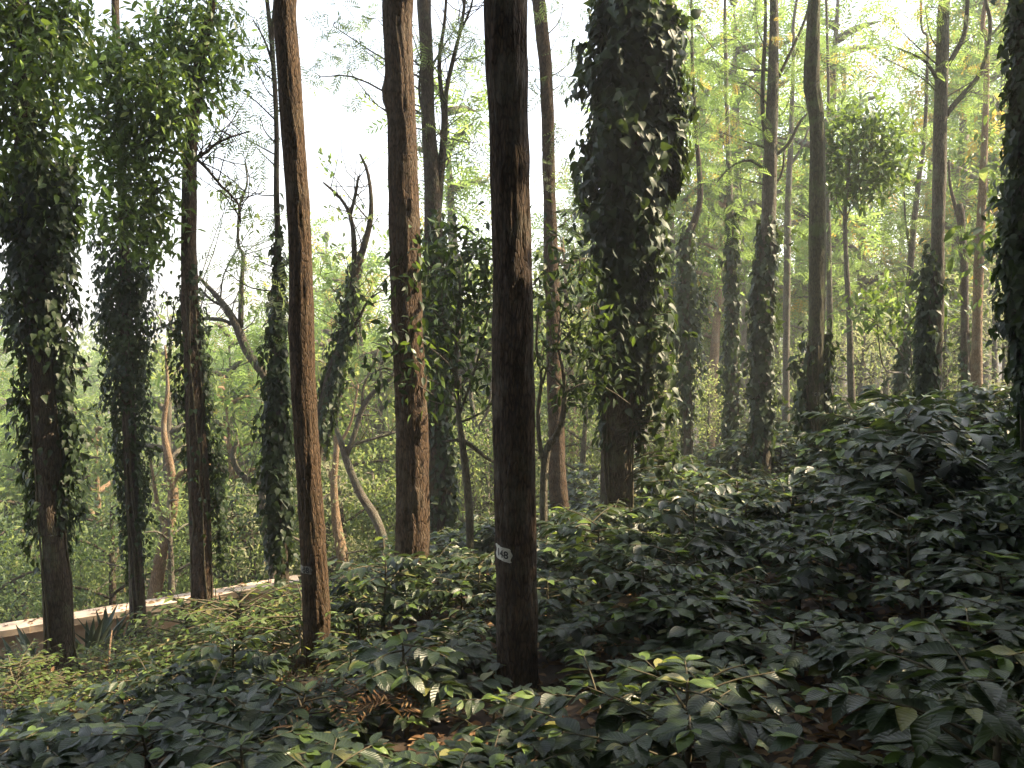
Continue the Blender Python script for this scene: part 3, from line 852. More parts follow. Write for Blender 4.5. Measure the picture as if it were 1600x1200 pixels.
for t, z0, z1, rad in ((t1, 6.5, 11, 2.2), (t2, 8, 14, 2.6), (t3, 6.5, 12, 2.0), (t4, 7, 13, 2.4), (t9, 9, 14, 2.4), (t11, 8, 13, 2.4), (t13, 9, 14, 2.6), (t12, 9, 14, 2.4)):
    high_crown(t, z0, z1, rad, 40 if t in (t1, t2, t3, t4) else 30)


# ------------------------------------------------------------------ pepper vines
def smooth_interp(x, xp, fp):
    o = np.argsort(xp)
    return np.interp(x, np.array(xp)[o], np.array(fp)[o])


def vine(tree, label, prof, n, size=(.07, .12), tm=None, gap=None, mats=None, stems=4, loose=.2, group='pepper vines climbing the trunks', depthk=1.0):
    """prof: (py, left px, right px) of the leafy sleeve, as wide front to back as it is across"""
    tm = tm or T_HEARTS
    Y = tree['Y']
    P = tree['P']
    py = np.array([p[0] for p in prof], float)
    zz = np.array([at(800, p, Y)[2] for p in py])
    xl = np.array([at(p[1], p[0], Y)[0] for p in prof])
    xr = np.array([at(p[2], p[0], Y)[0] for p in prof])
    wid = xr - xl
    zs = np.linspace(zz.min(), zz.max(), 400)
    w = smooth_interp(zs, zz, wid)
    cdf = np.cumsum(w)
    cdf = cdf / cdf[-1]
    z = np.interp(rng.random(n), cdf, zs)
    X0 = smooth_interp(z, zz, (xl + xr) / 2)
    W = smooth_interp(z, zz, wid) / 2
    W = np.maximum(W - .5 * (size[0] + size[1]) / 2, .03)
    W = W * (1 + .26 * np.sin(z * 5.1 + X0 * 3) * np.sin(z * 11.7 + 1))
    a = rng.uniform(0, 2 * PI, n)
    p1, p2 = rng.uniform(0, 6.28, 2)
    z = z + .22 * np.sin(2 * a + p1) + .16 * np.sin(5 * a + p2) + rng.normal(size=n) * .1
    ty = np.interp(z, P[:, 2], P[:, 1])
    tx = np.interp(z, P[:, 2], P[:, 0])
    tr = np.interp(z, P[:, 2], tree['r'])
    if gap is not None:                                   # (z pixel below which the side towards the path is bare, half angle)
        zg = at(800, gap[0], Y)[2]
        front = np.abs(((a + PI / 2) + PI) % (2 * PI) - PI) < R(gap[1])
        keep = ~((z < zg) & front & (rng.random(n) > .06))
        z, X0, W, ty, tx, tr, a = (q[keep] for q in (z, X0, W, ty, tx, tr, a))
        n = len(z)
    k = 1 - loose * rng.random(n) ** 2 - .25 * (rng.random(n) < .3)
    # lobed, clumpy surface
    k = k * (1 + .16 * np.sin(3 * a + z * 4.0) + .12 * np.sin(5 * a - z * 7.3))
    ca, sa = np.cos(a), np.sin(a)
    rx, ry = np.maximum(W, tr + .02), np.maximum(W * .9 * depthk, tr + .02)
    Q = np.stack([X0 + ca * np.maximum(rx * k, tr + .01), ty + sa * np.maximum(ry * k, tr + .01), z], -1)
    outv = np.stack([ca, sa, 0 * z], -1)
    D = unit(outv * rng.uniform(.15, .7, n)[:, None] + rvec(n) * .45 + np.array([0, 0, -.75]))
    Nn = unit(outv + rvec(n) * .5 + [0, 0, .6])
    gx = at(800, 700, Y)
    base = np.array([P[0, 0], P[0, 1] - tree['r'][0] - .03, 0])
    base[2] = g1(base[0], base[1])
    root = empty('pepper_vine', base, label, 'climbing vine', group)
    mb = MB()
    leaves(mb, tm, Q, D, Nn, rng.uniform(size[0], size[1], n))
    # drooping shoots that stand out of the sleeve
    ns = n // 45
    ix = rng.choice(len(Q), ns, replace=False)
    SP, SD, SN = [], [], []
    shoots = []
    for q in ix:
        o = outv[q] * rng.uniform(.4, 1) + rng.normal(size=3) * .35
        L = rng.uniform(.06, .24) * size[1] / .11
        p0 = Q[q]
        p1 = p0 + o * L * .6 + [0, 0, .02]
        p2 = p0 + o * L * .9 + [0, 0, -L * rng.uniform(.2, .9)]
        pts = catmull([p0, p1, p2], 7)
        shoots.append(pts)
        for t in pts[1:]:
            SP.append(t + rng.normal(size=3) * .015)
            SD.append(o * .4 + rng.normal(size=3) * .5 + [0, 0, -.6])
            SN.append(o + rng.normal(size=3) * .5 + [0, 0, .6])
    leaves(mb, tm, SP, SD, SN, rng.uniform(size[0], size[1], len(SP)))
    mb.build('foliage', mats or [M_VINE], root)
    # climbing stems hugging the trunk from the ground up
    sm = MB()
    z1 = zz.max()
    for s in range(stems):
        a0 = rng.uniform(PI, 2 * PI)
        zz2 = np.linspace(base[2] - .05, min(z1, base[2] + 6), 16)
        aa = a0 + np.cumsum(rng.normal(size=16) * .18)
        px_ = np.interp(zz2, P[:, 2], P[:, 0])
        py_ = np.interp(zz2, P[:, 2], P[:, 1])
        rr_ = np.interp(zz2, P[:, 2], tree['r']) + .008
        tube(sm, np.stack([px_ + np.cos(aa) * rr_, py_ + np.sin(aa) * rr_, zz2], -1), [.009] * 16, 5, 40)
    for pts in shoots[::2]:
        tube(sm, pts, [.003] * 7, 4, 5)
    # short side shoots carrying the outer leaves
    for q in rng.choice(len(Q), min(len(Q), 120), replace=False):
        c = np.array([tx[q], ty[q], z[q] - .1]) + outv[q] * tr[q]
        tube(sm, [c, (c + Q[q]) / 2 + [0, 0, .04], Q[q]], [.005, .004, .003], 4, 4)
    sm.build('stem', M_STEM, root)
    return root


vine(t4, 'huge dark vine sleeve, broadest of all, round the trunk beside the pale sapling', [(-30, 925, 1040), (0, 922, 1046), (60, 918, 1066), (150, 916, 1072), (200, 906, 1074), (250, 910, 1062), (330, 918, 1040), (400, 926, 1030), (480, 926, 1022), (560, 932, 1024), (620, 930, 1012), (650, 936, 1000)], 8500, (.08, .14), T_HEART, gap=(600, 60), stems=5)
vine(t4, 'loose hanging strands of vine between the broad sleeve and the coffee slope', [(480, 1000, 1040), (560, 1005, 1044), (640, 1012, 1042), (720, 1018, 1038), (760, 1020, 1034)], 320, (.07, .12), T_HEART, stems=1)
vine(t5, 'leafy vine round the trunk by the agaves, bare bark showing in front', [(270, 8, 125), (300, 5, 125), (380, 5, 120), (450, 5, 112), (500, 10, 113), (560, 24, 118), (620, 26, 118), (680, 22, 125), (740, 38, 130), (790, 36, 112), (830, 60, 106)], 5200, (.055, .09), T_HEARTS, gap=(545, 58), stems=4)
vine(t6, 'pale glinting vine sleeve on the thin trunk at the wall', [(380, 148, 240), (400, 145, 237), (450, 152, 240), (520, 150, 238), (570, 165, 235), (640, 162, 232), (700, 172, 228), (760, 182, 238), (830, 188, 222), (880, 196, 222)], 5200, (.045, .075), T_HEARTS, gap=(640, 40))
vine(t7, 'thin vine along both flanks of the brown trunk by the wall', [(455, 276, 318), (500, 268, 326), (550, 266, 330), (620, 270, 330), (700, 284, 348), (780, 296, 354), (850, 306, 352)], 2600, (.045, .08), T_HEARTS, gap=(440, 62))
vine(t8, 'bushy vine on the lower half of the very thin trunk', [(380, 424, 446), (480, 418, 450), (560, 414, 452), (620, 408, 458), (700, 402, 460), (800, 406, 462), (880, 418, 462)], 1900, (.07, .11), T_HEARTS)
vine(t10, 'dark vine on the forked trunk behind the orange-lit trunk', [(360, 660, 700), (420, 652, 716), (500, 655, 716), (580, 662, 705), (640, 668, 702), (700, 668, 712), (780, 668, 720), (830, 668, 716)], 1900, (.07, .12), T_HEARTS)
vine(t12, 'vine sleeve on the forked grey trunk', [(370, 1184, 1214), (410, 1176, 1216), (450, 1170, 1214), (540, 1168, 1212), (640, 1170, 1210), (700, 1172, 1212)], 1700, (.08, .13), T_HEARTS)
vine(t14, 'narrow glinting vine sleeve on the thin trunk', [(330, 1132, 1150), (400, 1128, 1160), (440, 1128, 1160), (500, 1130, 1158), (600, 1126, 1160), (700, 1126, 1160)], 1100, (.09, .14), T_HEARTS)
vine(t15, 'dry dark vine hanging on the bent thin trunk', [(350, 1062, 1092), (400, 1054, 1092), (450, 1048, 1104), (560, 1046, 1100), (620, 1056, 1088), (680, 1066, 1084)], 1000, (.08, .13), T_HEARTS)
vine(t11, 'clumps of vine on both sides of the mossy crooked trunk, low down', [(540, 1250, 1304), (580, 1240, 1308), (630, 1240, 1306), (700, 1248, 1308)], 700, (.08, .13), T_HEARTS, gap=(500, 55))
vine(t13, 'vine on one side of the straight grey trunk with curved limbs', [(410, 1446, 1472), (470, 1434, 1466), (560, 1428, 1462), (650, 1430, 1468)], 900, (.08, .13), T_HEARTS)
vine(t20, 'dark vine at the foot of the slim curving trunk', [(540, 1404, 1424), (570, 1396, 1425), (620, 1392, 1424), (665, 1392, 1424)], 500, (.08, .13), T_HEARTS)
vine(t21, 'dark vine overhanging the edge of the photo beside the yellowing leaves', [(-30, 1578, 1650), (40, 1570, 1655), (150, 1570, 1655), (260, 1580, 1655), (330, 1565, 1650), (420, 1556, 1655), (480, 1560, 1655), (560, 1578, 1650), (640, 1590, 1650)], 4200, (.055, .095), T_HEARTS)
vine(t26, 'vine wrapped round the leaning forked trunk', [(440, 540, 565), (500, 528, 558), (560, 512, 545), (620, 498, 528), (680, 490, 515)], 1000, (.07, .11), T_HEARTS)
vine(t18, 'few vine leaves on the trunk whose top is snapped off', [(520, 1498, 1518), (600, 1496, 1520), (650, 1496, 1522)], 140, (.08, .12), T_HEARTS, stems=2)


# ------------------------------------------------------------------ painted number patches
def bvh_of(tree):
    o = tree['trunk']
    off = Vector(world_loc(o.parent))
    return BVHTree.FromPolygons([v.co + off for v in o.data.vertices], [tuple(p.vertices) for p in o.data.polygons])


def text_mesh(s, h):
    cu = bpy.data.curves.new('letters', 'FONT')
    cu.body = s
    cu.size = h * 1.4
    cu.offset = h * .035
    cu.resolution_u = 3
    ob = bpy.data.objects.new('letters', cu)
    COL.objects.link(ob)
    bpy.context.view_layer.update()
    me = bpy.data.meshes.new_from_object(ob.evaluated_get(bpy.context.evaluated_depsgraph_get()))
    V = np.array([v.co[:] for v in me.vertices])
    F = [tuple(p.vertices) for p in me.polygons]
    bpy.data.objects.remove(ob)
    bpy.data.curves.remove(cu)
    bpy.data.meshes.remove(me)
    return V, F


def number_patch(tree, py, a0, a1, hgt, text, th, tilt=0.0, t0=.5, jag=.06, tw=1.0, mat=None):
    """white patch wrapped on the bark from angle a0 to a1 (degrees, -90 faces the path)"""
    Y = tree['Y']
    c = at(800, py, Y)
    P = tree['P']
    cx, cy = np.interp(c[2], P[:, 2], P[:, 0]), np.interp(c[2], P[:, 2], P[:, 1])
    rad = float(np.interp(c[2], P[:, 2], tree['r']))
    bv = bvh_of(tree)

    def onbark(a, z, lift):
        d = Vector((math.cos(a), math.sin(a), 0))
        o = Vector((cx, cy, z)) + d * (rad * 2)
        hit = bv.ray_cast(o, -d, rad * 2)
        q = hit[0] if hit[0] is not None else Vector((cx, cy, z)) + d * rad
        return np.array(q + d * lift)
    na, nz_ = 14, 9
    V = []
    for u in np.linspace(0, 1, na):
        for v in np.linspace(-.5, .5, nz_):
            a = R(a0 + (a1 - a0) * u) + (0.05 * math.sin(9 * v + 1) if u in (0, 1) else 0)
            e = 1 + jag * math.sin(7.3 * u + (2 if v > 0 else 0)) * (abs(v) > .4) - .16 * (abs(u - .5) > .44) * (abs(v) > .4)
            V.append(onbark(a, c[2] + v * hgt * e + tilt * (u - .5) * hgt, .003))
    i = np.arange(na - 1)[:, None] * nz_
    j = np.arange(nz_ - 1)[None, :]
    F = np.stack([i + j, i + nz_ + j, i + nz_ + j + 1, i + j + 1], -1).reshape(-1, 4)
    m = MB()
    m.add(V, F)
    pt = m.build('number_patch', mat or M_TAG, tree['root'])
    tv, tf = text_mesh(text, th)
    w = tv[:, 0].max() - tv[:, 0].min()
    tv[:, 0] -= (tv[:, 0].min() + tv[:, 0].max()) / 2
    tv[:, 1] -= (tv[:, 1].min() + tv[:, 1].max()) / 2
    arc = R(a1 - a0) * rad
    am = R(a0 + (a1 - a0) * t0)
    V = [onbark(am + x * tw / rad, c[2] + y + tilt * x / arc * hgt, .006) for x, y, _ in tv]
    m = MB()
    nv = len(V)
    for k, f in enumerate(tf):
        m.add(np.array([V[q] for q in f]), np.arange(len(f))[None, :])
    m.build('numerals', M_BLACK, pt, smooth=False)


number_patch(t1, 859, -163, -102, .08, '148', .043, -.28, .56, jag=.03, tw=.95)
number_patch(t3, 886, -165, -88, .055, '48', .042, -.05, .62, mat=M_TAGW)
number_patch(t11, 615, -125, -75, .05, '42', .035, 0, .5, mat=M_TAGW)

# ------------------------------------------------------------------ low wall below the slope
WA, WB = np.array([-5.9, 10.3]), np.array([-3.0, 11.35])
wd = unit(WB - WA)
wnrm = np.array([-wd[1], wd[0]])


def wall_pt(t):
    return WA + wd * t


wall_ts = np.linspace(-6, 3.35, 26)


def wall_top(t):
    # follows two known points of the picture and runs on straight
    za = at(0, 984, 10.3)[2]
    zb = at(425, 913, 11.35)[2]
    return za + (zb - za) * t / np.linalg.norm(WB - WA)


def strip(z_off0, z_off1, y0, y1, jit=0.0, wall_ts=wall_ts):
    V = []
    for t in wall_ts:
        p = wall_pt(t)
        zt = wall_top(t)
        for (o, dz) in ((y0, z_off0), (y1, z_off0), (y1, z_off1), (y0, z_off1)):
            q = p + wnrm * o
            V.append((q[0] + rng.normal() * jit, q[1] + rng.normal() * jit, zt + dz + rng.normal() * jit))
    n = len(wall_ts)
    F = []
    for k in range(n - 1):
        b = k * 4
        for e in range(4):
            F.append((b + e, b + (e + 1) % 4, b + 4 + (e + 1) % 4, b + 4 + e))
    F.append((3, 2, 1, 0))
    F.append((n * 4 - 4, n * 4 - 3, n * 4 - 2, n * 4 - 1))
    m = MB()
    m.add(V, np.array(F))
    return m


wp = wall_pt(0)
wall = empty('low_wall', (wp[0], wp[1], wall_top(0) - .6), 'low sunlit cream plastered wall with a flat coping, running below the slope', 'wall')
strip(-1.1, -.082, .03, .24, .006).build('wall_face', M_WALL, wall, smooth=False)
for k in range(9):
    a_ = -6 + k * 1.04
    strip(-.08 + rng.normal() * .004, rng.normal() * .004, -.02 + rng.normal() * .004, .29, .003, np.linspace(a_, a_ + 1.03, 5)).build('coping', M_COPE, wall, smooth=False)


# ------------------------------------------------------------------ agaves in front of the wall
def agave(px, py, Y, nl, L, label):
    p = at(px, py, Y)
    z = g1(p[0], p[1])
    z = min(z, p[2])
    root = empty('agave', (p[0], p[1], z - .02), label, 'agave plant', 'agaves along the wall')
    for k in range(nl):
        a = 2 * PI * k / nl + rng.normal() * .25
        el = rng.uniform(.75, 1.35)
        d = np.array([math.cos(a) * math.cos(el), math.sin(a) * math.cos(el), math.sin(el)])
        prof = [(0, .055), (.15, .07), (.4, .075), (.7, .05), (.9, .02), (1, .002)]
        tv, tf, tu = leaf_template(prof, 2, .55, .12 * rng.random())
        m = MB()
        y = unit(d)
        n_ = unit(np.array([-math.cos(a) * .6, -math.sin(a) * .6, .8]))
        x = unit(np.cross(y, n_))
        zz = np.cross(x, y)
        l = L * rng.uniform(.95, 1.4)
        V = np.array([p[0], p[1], z]) + d * 0.02 + l * (tv[:, :1] * x + tv[:, 1:2] * y + tv[:, 2:3] * zz)
        thick = -.02 * zz
        V2 = V + thick * (1 - tv[:, 1:2])
        m.add(V, tf, tu)
        m.add(V2, tf[:, ::-1], tu)
        m.build('leaf', M_AGAVE, root)


for q in ((30, 1012, 9.5, 8, .42, 'small spiky agave at the photo edge in front of the wall'), (62, 1008, 9.4, 9, .5, 'upright agave between the edge agave and the vine-clad trunk'),
          (140, 1000, 9.6, 11, .52, 'big spiky agave just past the vine-clad trunk'), (168, 985, 9.8, 9, .5, 'silvery agave beside the big spiky one'),
          (192, 975, 10.0, 8, .42, 'agave at the foot of the thin vine-sleeved trunk'), (352, 948, 10.3, 10, .42, 'dark agave in front of the wall beyond the brown trunk'),
          (395, 925, 10.6, 7, .32, 'small agave where the wall meets the very thin trunk'), (300, 925, 10.5, 6, .45, 'tall thin-leaved agave behind the brown trunk')):
    agave(*q)


# ------------------------------------------------------------------ coffee bushes
def coffee_bush(h, rad, nlat, tm, lsize=(.09, .145), mats=None, young=.06, flat=.0):
    """mesh pair (leaves, stems) of one coffee bush around the origin"""
    mats = mats or [M_COF, M_COFY]
    lf, st = MB(), MB()
    lean = rng.normal(size=2) * .06
    top = np.array([lean[0], lean[1], h])
    tube(st, [(0, 0, -.1), (lean[0] * .5, lean[1] * .5, h * .5), top], [.016, .012, .005], 6, 8)
    P, D, Nn, S, MI = [], [], [], [], []
    for k in range(nlat):
        f = .25 + .75 * (k + rng.random()) / nlat
        a = k * 2.4 + rng.normal() * .3
        o = np.array([lean[0] * f, lean[1] * f, h * f])
        L = rad * (1.15 - .55 * f) * rng.uniform(.7, 1.15) + .05
        hd = np.array([math.cos(a), math.sin(a), 0])
        e = o + hd * L + [0, 0, L * rng.uniform(-.05, .45)]
        m = (o + e) / 2 + [0, 0, .06 * L]
        pts = catmull([o, m, e], 8)
        tube(st, pts, np.linspace(.006, .0025, 8), 4, 8)
        nn = max(2, int(L / .065))
        side = np.array([-hd[1], hd[0], 0])
        for q in range(nn):
            t = .3 + .7 * (q + 1) / nn
            p = pts[min(7, int(t * 7.001))]
            last = q == nn - 1
            sc = rng.uniform(*lsize) * (.7 if last else 1)
            for sg in (-1, 1):
                d = hd * rng.uniform(.35, .8) + side * sg * rng.uniform(.6, 1) + [0, 0, rng.uniform(-.34, .15)]
                P.append(p)
                D.append(d)
                Nn.append(np.array([0, 0, 1.0]) + rng.normal(size=3) * .28)
                S.append(sc * rng.uniform(.85, 1.1))
                MI.append(1 if (last and rng.random() < young * 3) else 0)
        # terminal pair
        for sg in (-1, 1):
            P.append(e)
            D.append(hd * .9 + side * sg * .35 + [0, 0, rng.uniform(-.1, .4)])
            Nn.append(np.array([0, 0, 1.0]) + rng.normal(size=3) * .25)
            S.append(rng.uniform(*lsize) * .62)
            MI.append(1 if rng.random() < young * 4 else 0)
    for k in range(6):
        a = rng.uniform(0, 2 * PI)
        P.append(top)
        D.append(np.array([math.cos(a), math.sin(a), rng.uniform(0, .6)]))
        Nn.append(np.array([0, 0, 1.0]) + rng.normal(size=3) * .2)
        S.append(rng.uniform(*lsize) * .75)
        MI.append(1 if rng.random() < young * 5 else 0)
    leaves(lf, tm, P, D, Nn, S, MI)
    return lf.mesh('coffee_leaves', mats), st.mesh('coffee_stems', M_STEM)


near_v = [coffee_bush(h, r_, n_, T_COF, ls) for h, r_, n_, ls in ((.45, .36, 12, (.11, .17)), (.5, .42, 15, (.11, .18)), (.4, .34, 11, (.10, .16)), (.55, .4, 16, (.11, .17)), (.36, .38, 11, (.12, .18)))]
mid_v = [coffee_bush(h, r_, n_, T_COFS, ls) for h, r_, n_, ls in ((.6, .45, 20, (.11, .17)), (.7, .5, 24, (.11, .17)), (.55, .48, 18, (.10, .16)), (.75, .46, 26, (.12, .18)), (.5, .42, 16, (.10, .16)), (.8, .5, 26, (.12, .18)))]
weed_v = [coffee_bush(h, r_, n_, T_OVAL, ls, [M_WEED, M_COFY], .12) for h, r_, n_, ls in ((0.36, 0.36, 30, (0.045, 0.07500000000000001)), (0.42, 0.4, 34, (0.045, 0.07500000000000001)), (0.3, 0.38, 28, (0.04125, 0.0675)), (0.5, 0.36, 34, (0.045, 0.07500000000000001)))]


def put_bush(pair, x, y, s, rz, label, name='coffee_bush', cat='coffee bush', group='coffee bushes under the trees', z=None, sz=1.0):
    o = empty(name, (x, y, g1(x, y) - .01 if z is None else z), label, cat, group)
    o.rotation_euler = (rng.normal() * .06, rng.normal() * .06, rz)
    o.scale = (s, s, s * sz)
    for nm, me in (('leaves', pair[0]), ('stems', pair[1])):
        c = bpy.data.objects.new(nm, me)
        COL.objects.link(c)
        c.parent = o
    return o


# hand placed ones that show large
HERO = [
    (1.30, 2.4, mid_v[1], 1.0, 'large-leaved coffee bush hanging into the lower corner of the photo by the dry litter'),
    (1.25, 1.72, near_v[1], .72, 'coffee plant whose huge blurred leaves fill the very corner of the photo'),
    (0.86, 2.62, near_v[4], .52, 'single low coffee seedling with four broad leaves against dark litter'),
    (0.38, 3.75, near_v[4], 1.0, 'low coffee bush with broad pale-lit leaves at the foot of the nearest big trunk'),
    (0.82, 3.7, near_v[2], .9, 'low coffee bush with lit leaves, next along from the foot of the nearest big trunk'),
    (-.12, 4.1, near_v[2], .8, 'coffee sprig with grey oval leaves touching the foot of the nearest big trunk'),
    (-.55, 4.6, near_v[1], 1.0, 'coffee bush beside the heap of dry brown fronds'),
    (-1.1, 4.3, near_v[0], .95, 'coffee bush with grey-green leaves on the path side of the dry frond heap'),
    (-1.05, 7.2, mid_v[1], 1.0, 'round dark coffee bush in front of the orange-lit trunk'),
]
for x, y, v, s, lab in HERO:
    put_bush(v, x, y, s, rng.uniform(0, 6.28), lab)

trunk_xy = np.array([[t['P'][0, 0], t['P'][0, 1]] for t in TREES.values()])
placed = [(h[0], h[1]) for h in HERO]


def zone(x, y):
    px, py = to_px(np.array([x, y, g1(x, y) + .4]))
    if y < 4.8 and px < 500:
        return 'low coffee bush in the patchily lit carpet nearest the camera, before the slim 48 trunk'
    if y < 4.8:
        return 'low coffee bush in the dim strip nearest the camera, beside dry leaf litter'
    if px > 1330:
        return 'dark coffee bush in the thicket below the straight grey trunk with curved limbs'
    if px > 1010:
        return 'coffee bush with scattered sunlit leaves below the mossy crooked trunk'
    if px > 840:
        return 'shaded coffee bush below the trunk with the broad vine'
    if px > 690:
        return 'coffee bush around the nearest big trunk'
    if px > 500:
        return 'coffee bush between the slim 48 trunk and the orange-lit trunk'
    return 'dark low coffee bush between the slim 48 trunk and the sunny weeds'


def try_place(step, y0, y1, fn):
    y = y0
    while y < y1:
        half = .6 * y + .5
        x = -half
        while x < half + (1.6 if y < 9 else .4):
            xx, yy = x + rng.uniform(-.38, .38) * step, y + rng.uniform(-.38, .38) * step
            x += step
            if np.min(np.hypot(trunk_xy[:, 0] - xx, trunk_xy[:, 1] - yy)) < .2:
                continue
            if any((a - xx) ** 2 + (b - yy) ** 2 < (.3 * step + .1) ** 2 for a, b in placed[:9]):
                continue
            fn(xx, yy)
        y += step * .85


def wall_dist(x, y):
    return (x - WA[0]) * wnrm[0] + (y - WA[1]) * wnrm[1]


def bush_fn(x, y):
    d = wall_dist(x, y)
    if x < -1.2 and d > (-.75 if not -4.3 < x < -3.3 else -.35):
        return
    if d > 3.5 + .25 * max(0, x):
        return
    # the bare, littered hollow on the shaded side
    for cx, cy, rx, ry in ((.62, 5.9, .32, .35), (1.9, 4.8, .62, .42), (1.25, 4.0, .42, .36), (1.5, 3.3, .36, .34), (2.3, 6.3, .4, .35)):
        if ((x - cx) / rx) ** 2 + ((y - cy) / ry) ** 2 < 1:
            return
    if y < 2.3:
        return
    if y < 3.0 and x > -.3 and x < 1.0:
        return
    # keep the feet of the big trunks in view
    s_max = 9.0
    for px_, w_, py_, Y_ in ((805, 62, 1095, 5.2), (494, 40, 1015, 6.4), (645, 45, 885, 7.9), (94, 45, 985, 8.0)):
        if y < Y_ and abs(x / y * FPX + 800 - px_) < w_ + .4 * FPX / y:
            s_max = min(s_max, (at(px_, py_, y)[2] - g1(x, y)) / .66)
    if s_max < .25:
        return
    sunny = x < -1.1 - .12 * (y - 6) and y > 5.6
    if sunny:
        low = np.clip((-d - .55) / 3.2, .24, 1)
        put_bush(weed_v[rng.integers(4)], x, y, min(s_max, rng.uniform(.8, 1.25) * low * (1.3 if x > -3 else 1)), rng.uniform(0, 6.28), 'small light-green weedy shrub in the sunny patch before the low wall' if x < -2.4 else 'small light-green weedy shrub around the slim 48 trunk', 'weedy_shrub', 'shrub', 'weedy shrubs in the sunny patch', sz=.85)
        return
    if y < 5.4:
        v = near_v[rng.integers(5)]
        s = rng.uniform(.75, 1.1)
    else:
        v = mid_v[rng.integers(6)]
        s = rng.uniform(.75, 1.1)
        if x < .4:
            s *= .8
        if x > 2 and y > 7:
            s *= rng.choice([.7, 1.0, 1.3, 1.45])
            if rng.random() < .18:
                return
    put_bush(v, x, y, min(s, max(.6, s_max)), rng.uniform(0, 6.28), zone(x, y), sz=min(1.0 if y > 5.4 else .8, s_max / max(.6, min(s, s_max))))


try_place(.5, 2.3, 5.4, bush_fn)
try_place(.66, 5.6, 10.5, bush_fn)
try_place(.9, 10.8, 17, bush_fn)

# ------------------------------------------------------------------ litter, dry fronds, low cover
mb = MB()
n = 16000
yy = rng.uniform(1.2, 3.6, n) ** 2 * .8 + .6
xx = rng.uniform(-1, 1.25, n) * (.62 * yy + 1.0)
keep = wall_dist(xx, yy) < -.3
xx, yy = xx[keep], yy[keep]
n = len(xx)
Pq = np.stack([xx, yy, ground(xx, yy) + rng.uniform(.004, .035, n)], -1)
leaves(mb, T_COFS, Pq, np.stack([rng.normal(size=n), rng.normal(size=n), rng.normal(size=n) * .2], -1), rvec(n) * .45 + [0, 0, 1], rng.uniform(.05, .12, n), 0)
n = 160
tt = rng.uniform(-3, 3.3, n)
Pq = np.array([np.append(wall_pt(t) + wnrm * rng.uniform(0, .27), wall_top(t) + .012) for t in tt])
leaves(mb, T_COFS, Pq, np.stack([rng.normal(size=n), rng.normal(size=n), rng.normal(size=n) * .15], -1), rvec(n) * .4 + [0, 0, 1], rng.uniform(.04, .1, n), 0)
tag(mb.build('leaf_litter', [M_DRY]), 'brown fallen leaves littering the soil under the coffee bushes', 'leaf litter', kind='stuff')
mb = MB()
n = 15000
yy = rng.uniform(5.0, 12.5, n)
xx = rng.uniform(-7.5, -.9, n)
keep = (wall_dist(xx, yy) < -.06) & (np.abs(xx) < .64 * yy) & (xx < -.9 - .12 * (yy - 6))
xx, yy = xx[keep], yy[keep]
n = len(xx)
Pq = np.stack([xx, yy, ground(xx, yy) + rng.uniform(.0, .16, n) * np.clip(-wall_dist(xx, yy) / 2, .25, 1)], -1)
leaves(mb, T_OVAL, Pq, rvec(n) * [1, 1, .5] + [0, 0, .35], rvec(n) * .5 + [0, 0, 1], rng.uniform(.04, .09, n), (rng.random(n) < .14).astype(int))
tag(mb.build('ground_cover', [M_WEED, M_DRY]), 'light-green herbs carpeting the sunny ground before the low wall', 'ground cover', kind='stuff')


def dry_heap(px, py, Y, rad, nf, label):
    p = at(px, py, Y)
    root = empty('dry_frond', p, label, 'dry frond', 'dry fallen fronds')
    m = MB()
    n = nf
    Q = p + rng.normal(size=(n, 3)) * [rad, rad, rad * .22]
    leaves(m, T_FROND, Q, rvec(n) * [1, 1, .25], rvec(n) * .3 + [0, 0, 1], rng.uniform(.12, .24, n) * min(1, rad / .08))
    k = nf // 4
    Q = p + rng.normal(size=(k, 3)) * [rad, rad, rad * .2]
    leaves(m, T_COF, Q, rvec(k) * [1, 1, .5], rvec(k) * .4 + [0, 0, 1], rng.uniform(.07, .12, k))
    tag(m.build('leaflets', M_DRY, root), kind='stuff')
    s = MB()
    tube(s, [p - [rad, 0, .02], p + [0, .03, .03], p + [rad * 1.2, .05, -.01]], [.006, .005, .003], 5, 10)
    s.build('stalk', M_STEM, root)


dry_heap(580, 1085, 4.35, .13, 26, 'tangle of dry brown fronds caught on the coffee leaves')
dry_heap(470, 1075, 4.7, .1, 12, 'dry fern-like frond fallen among grey-green coffee leaves')


# thin upright stems sticking out of the weeds
def bare_stick(px0, py0, px1, py1, Y, label, w=4):
    a, b = at(px0, py0, Y), at(px1, py1, Y + .15)
    m = MB()
    mid = (a + b) / 2 + rng.normal(size=3) * .02
    r_ = .5 * w / FPX * Y
    tube(m, [a, mid, b], [r_, r_ * .8, r_ * .5], 6, 8)
    tag(m.build('twig', M_BARKO), label, 'twig', 'thin bare stems')


for q in ((170, 1035, 175, 985, 6.5, 'thin pale stem standing in the sunny weeds'), (352, 1090, 395, 1148, 4.3, 'reddish bare stem slanting out of grey coffee leaves', 5),
          (1450, 850, 1560, 862, 7.5, 'long thin bent stem lying across the coffee slope', 3)):
    bare_stick(*q)

# pink hut glimpsed through the trunks, far beyond the crest
hp = at(1312, 693, 30)
hut = empty('hut', (hp[0], hp[1], hp[2] - 1.5), 'scrap of a pink hut glimpsed beside the mossy crooked trunk', 'hut')
m = MB()


def box(m, c, s):
    c, s = np.asarray(c, float), np.asarray(s, float) / 2
    V = np.array([[x, y, z] for x in (-1, 1) for y in (-1, 1) for z in (-1, 1)]) * s + c
    m.add(V, np.array([(0, 1, 3, 2), (4, 6, 7, 5), (0, 4, 5, 1), (2, 3, 7, 6), (0, 2, 6, 4), (1, 5, 7, 3)]))


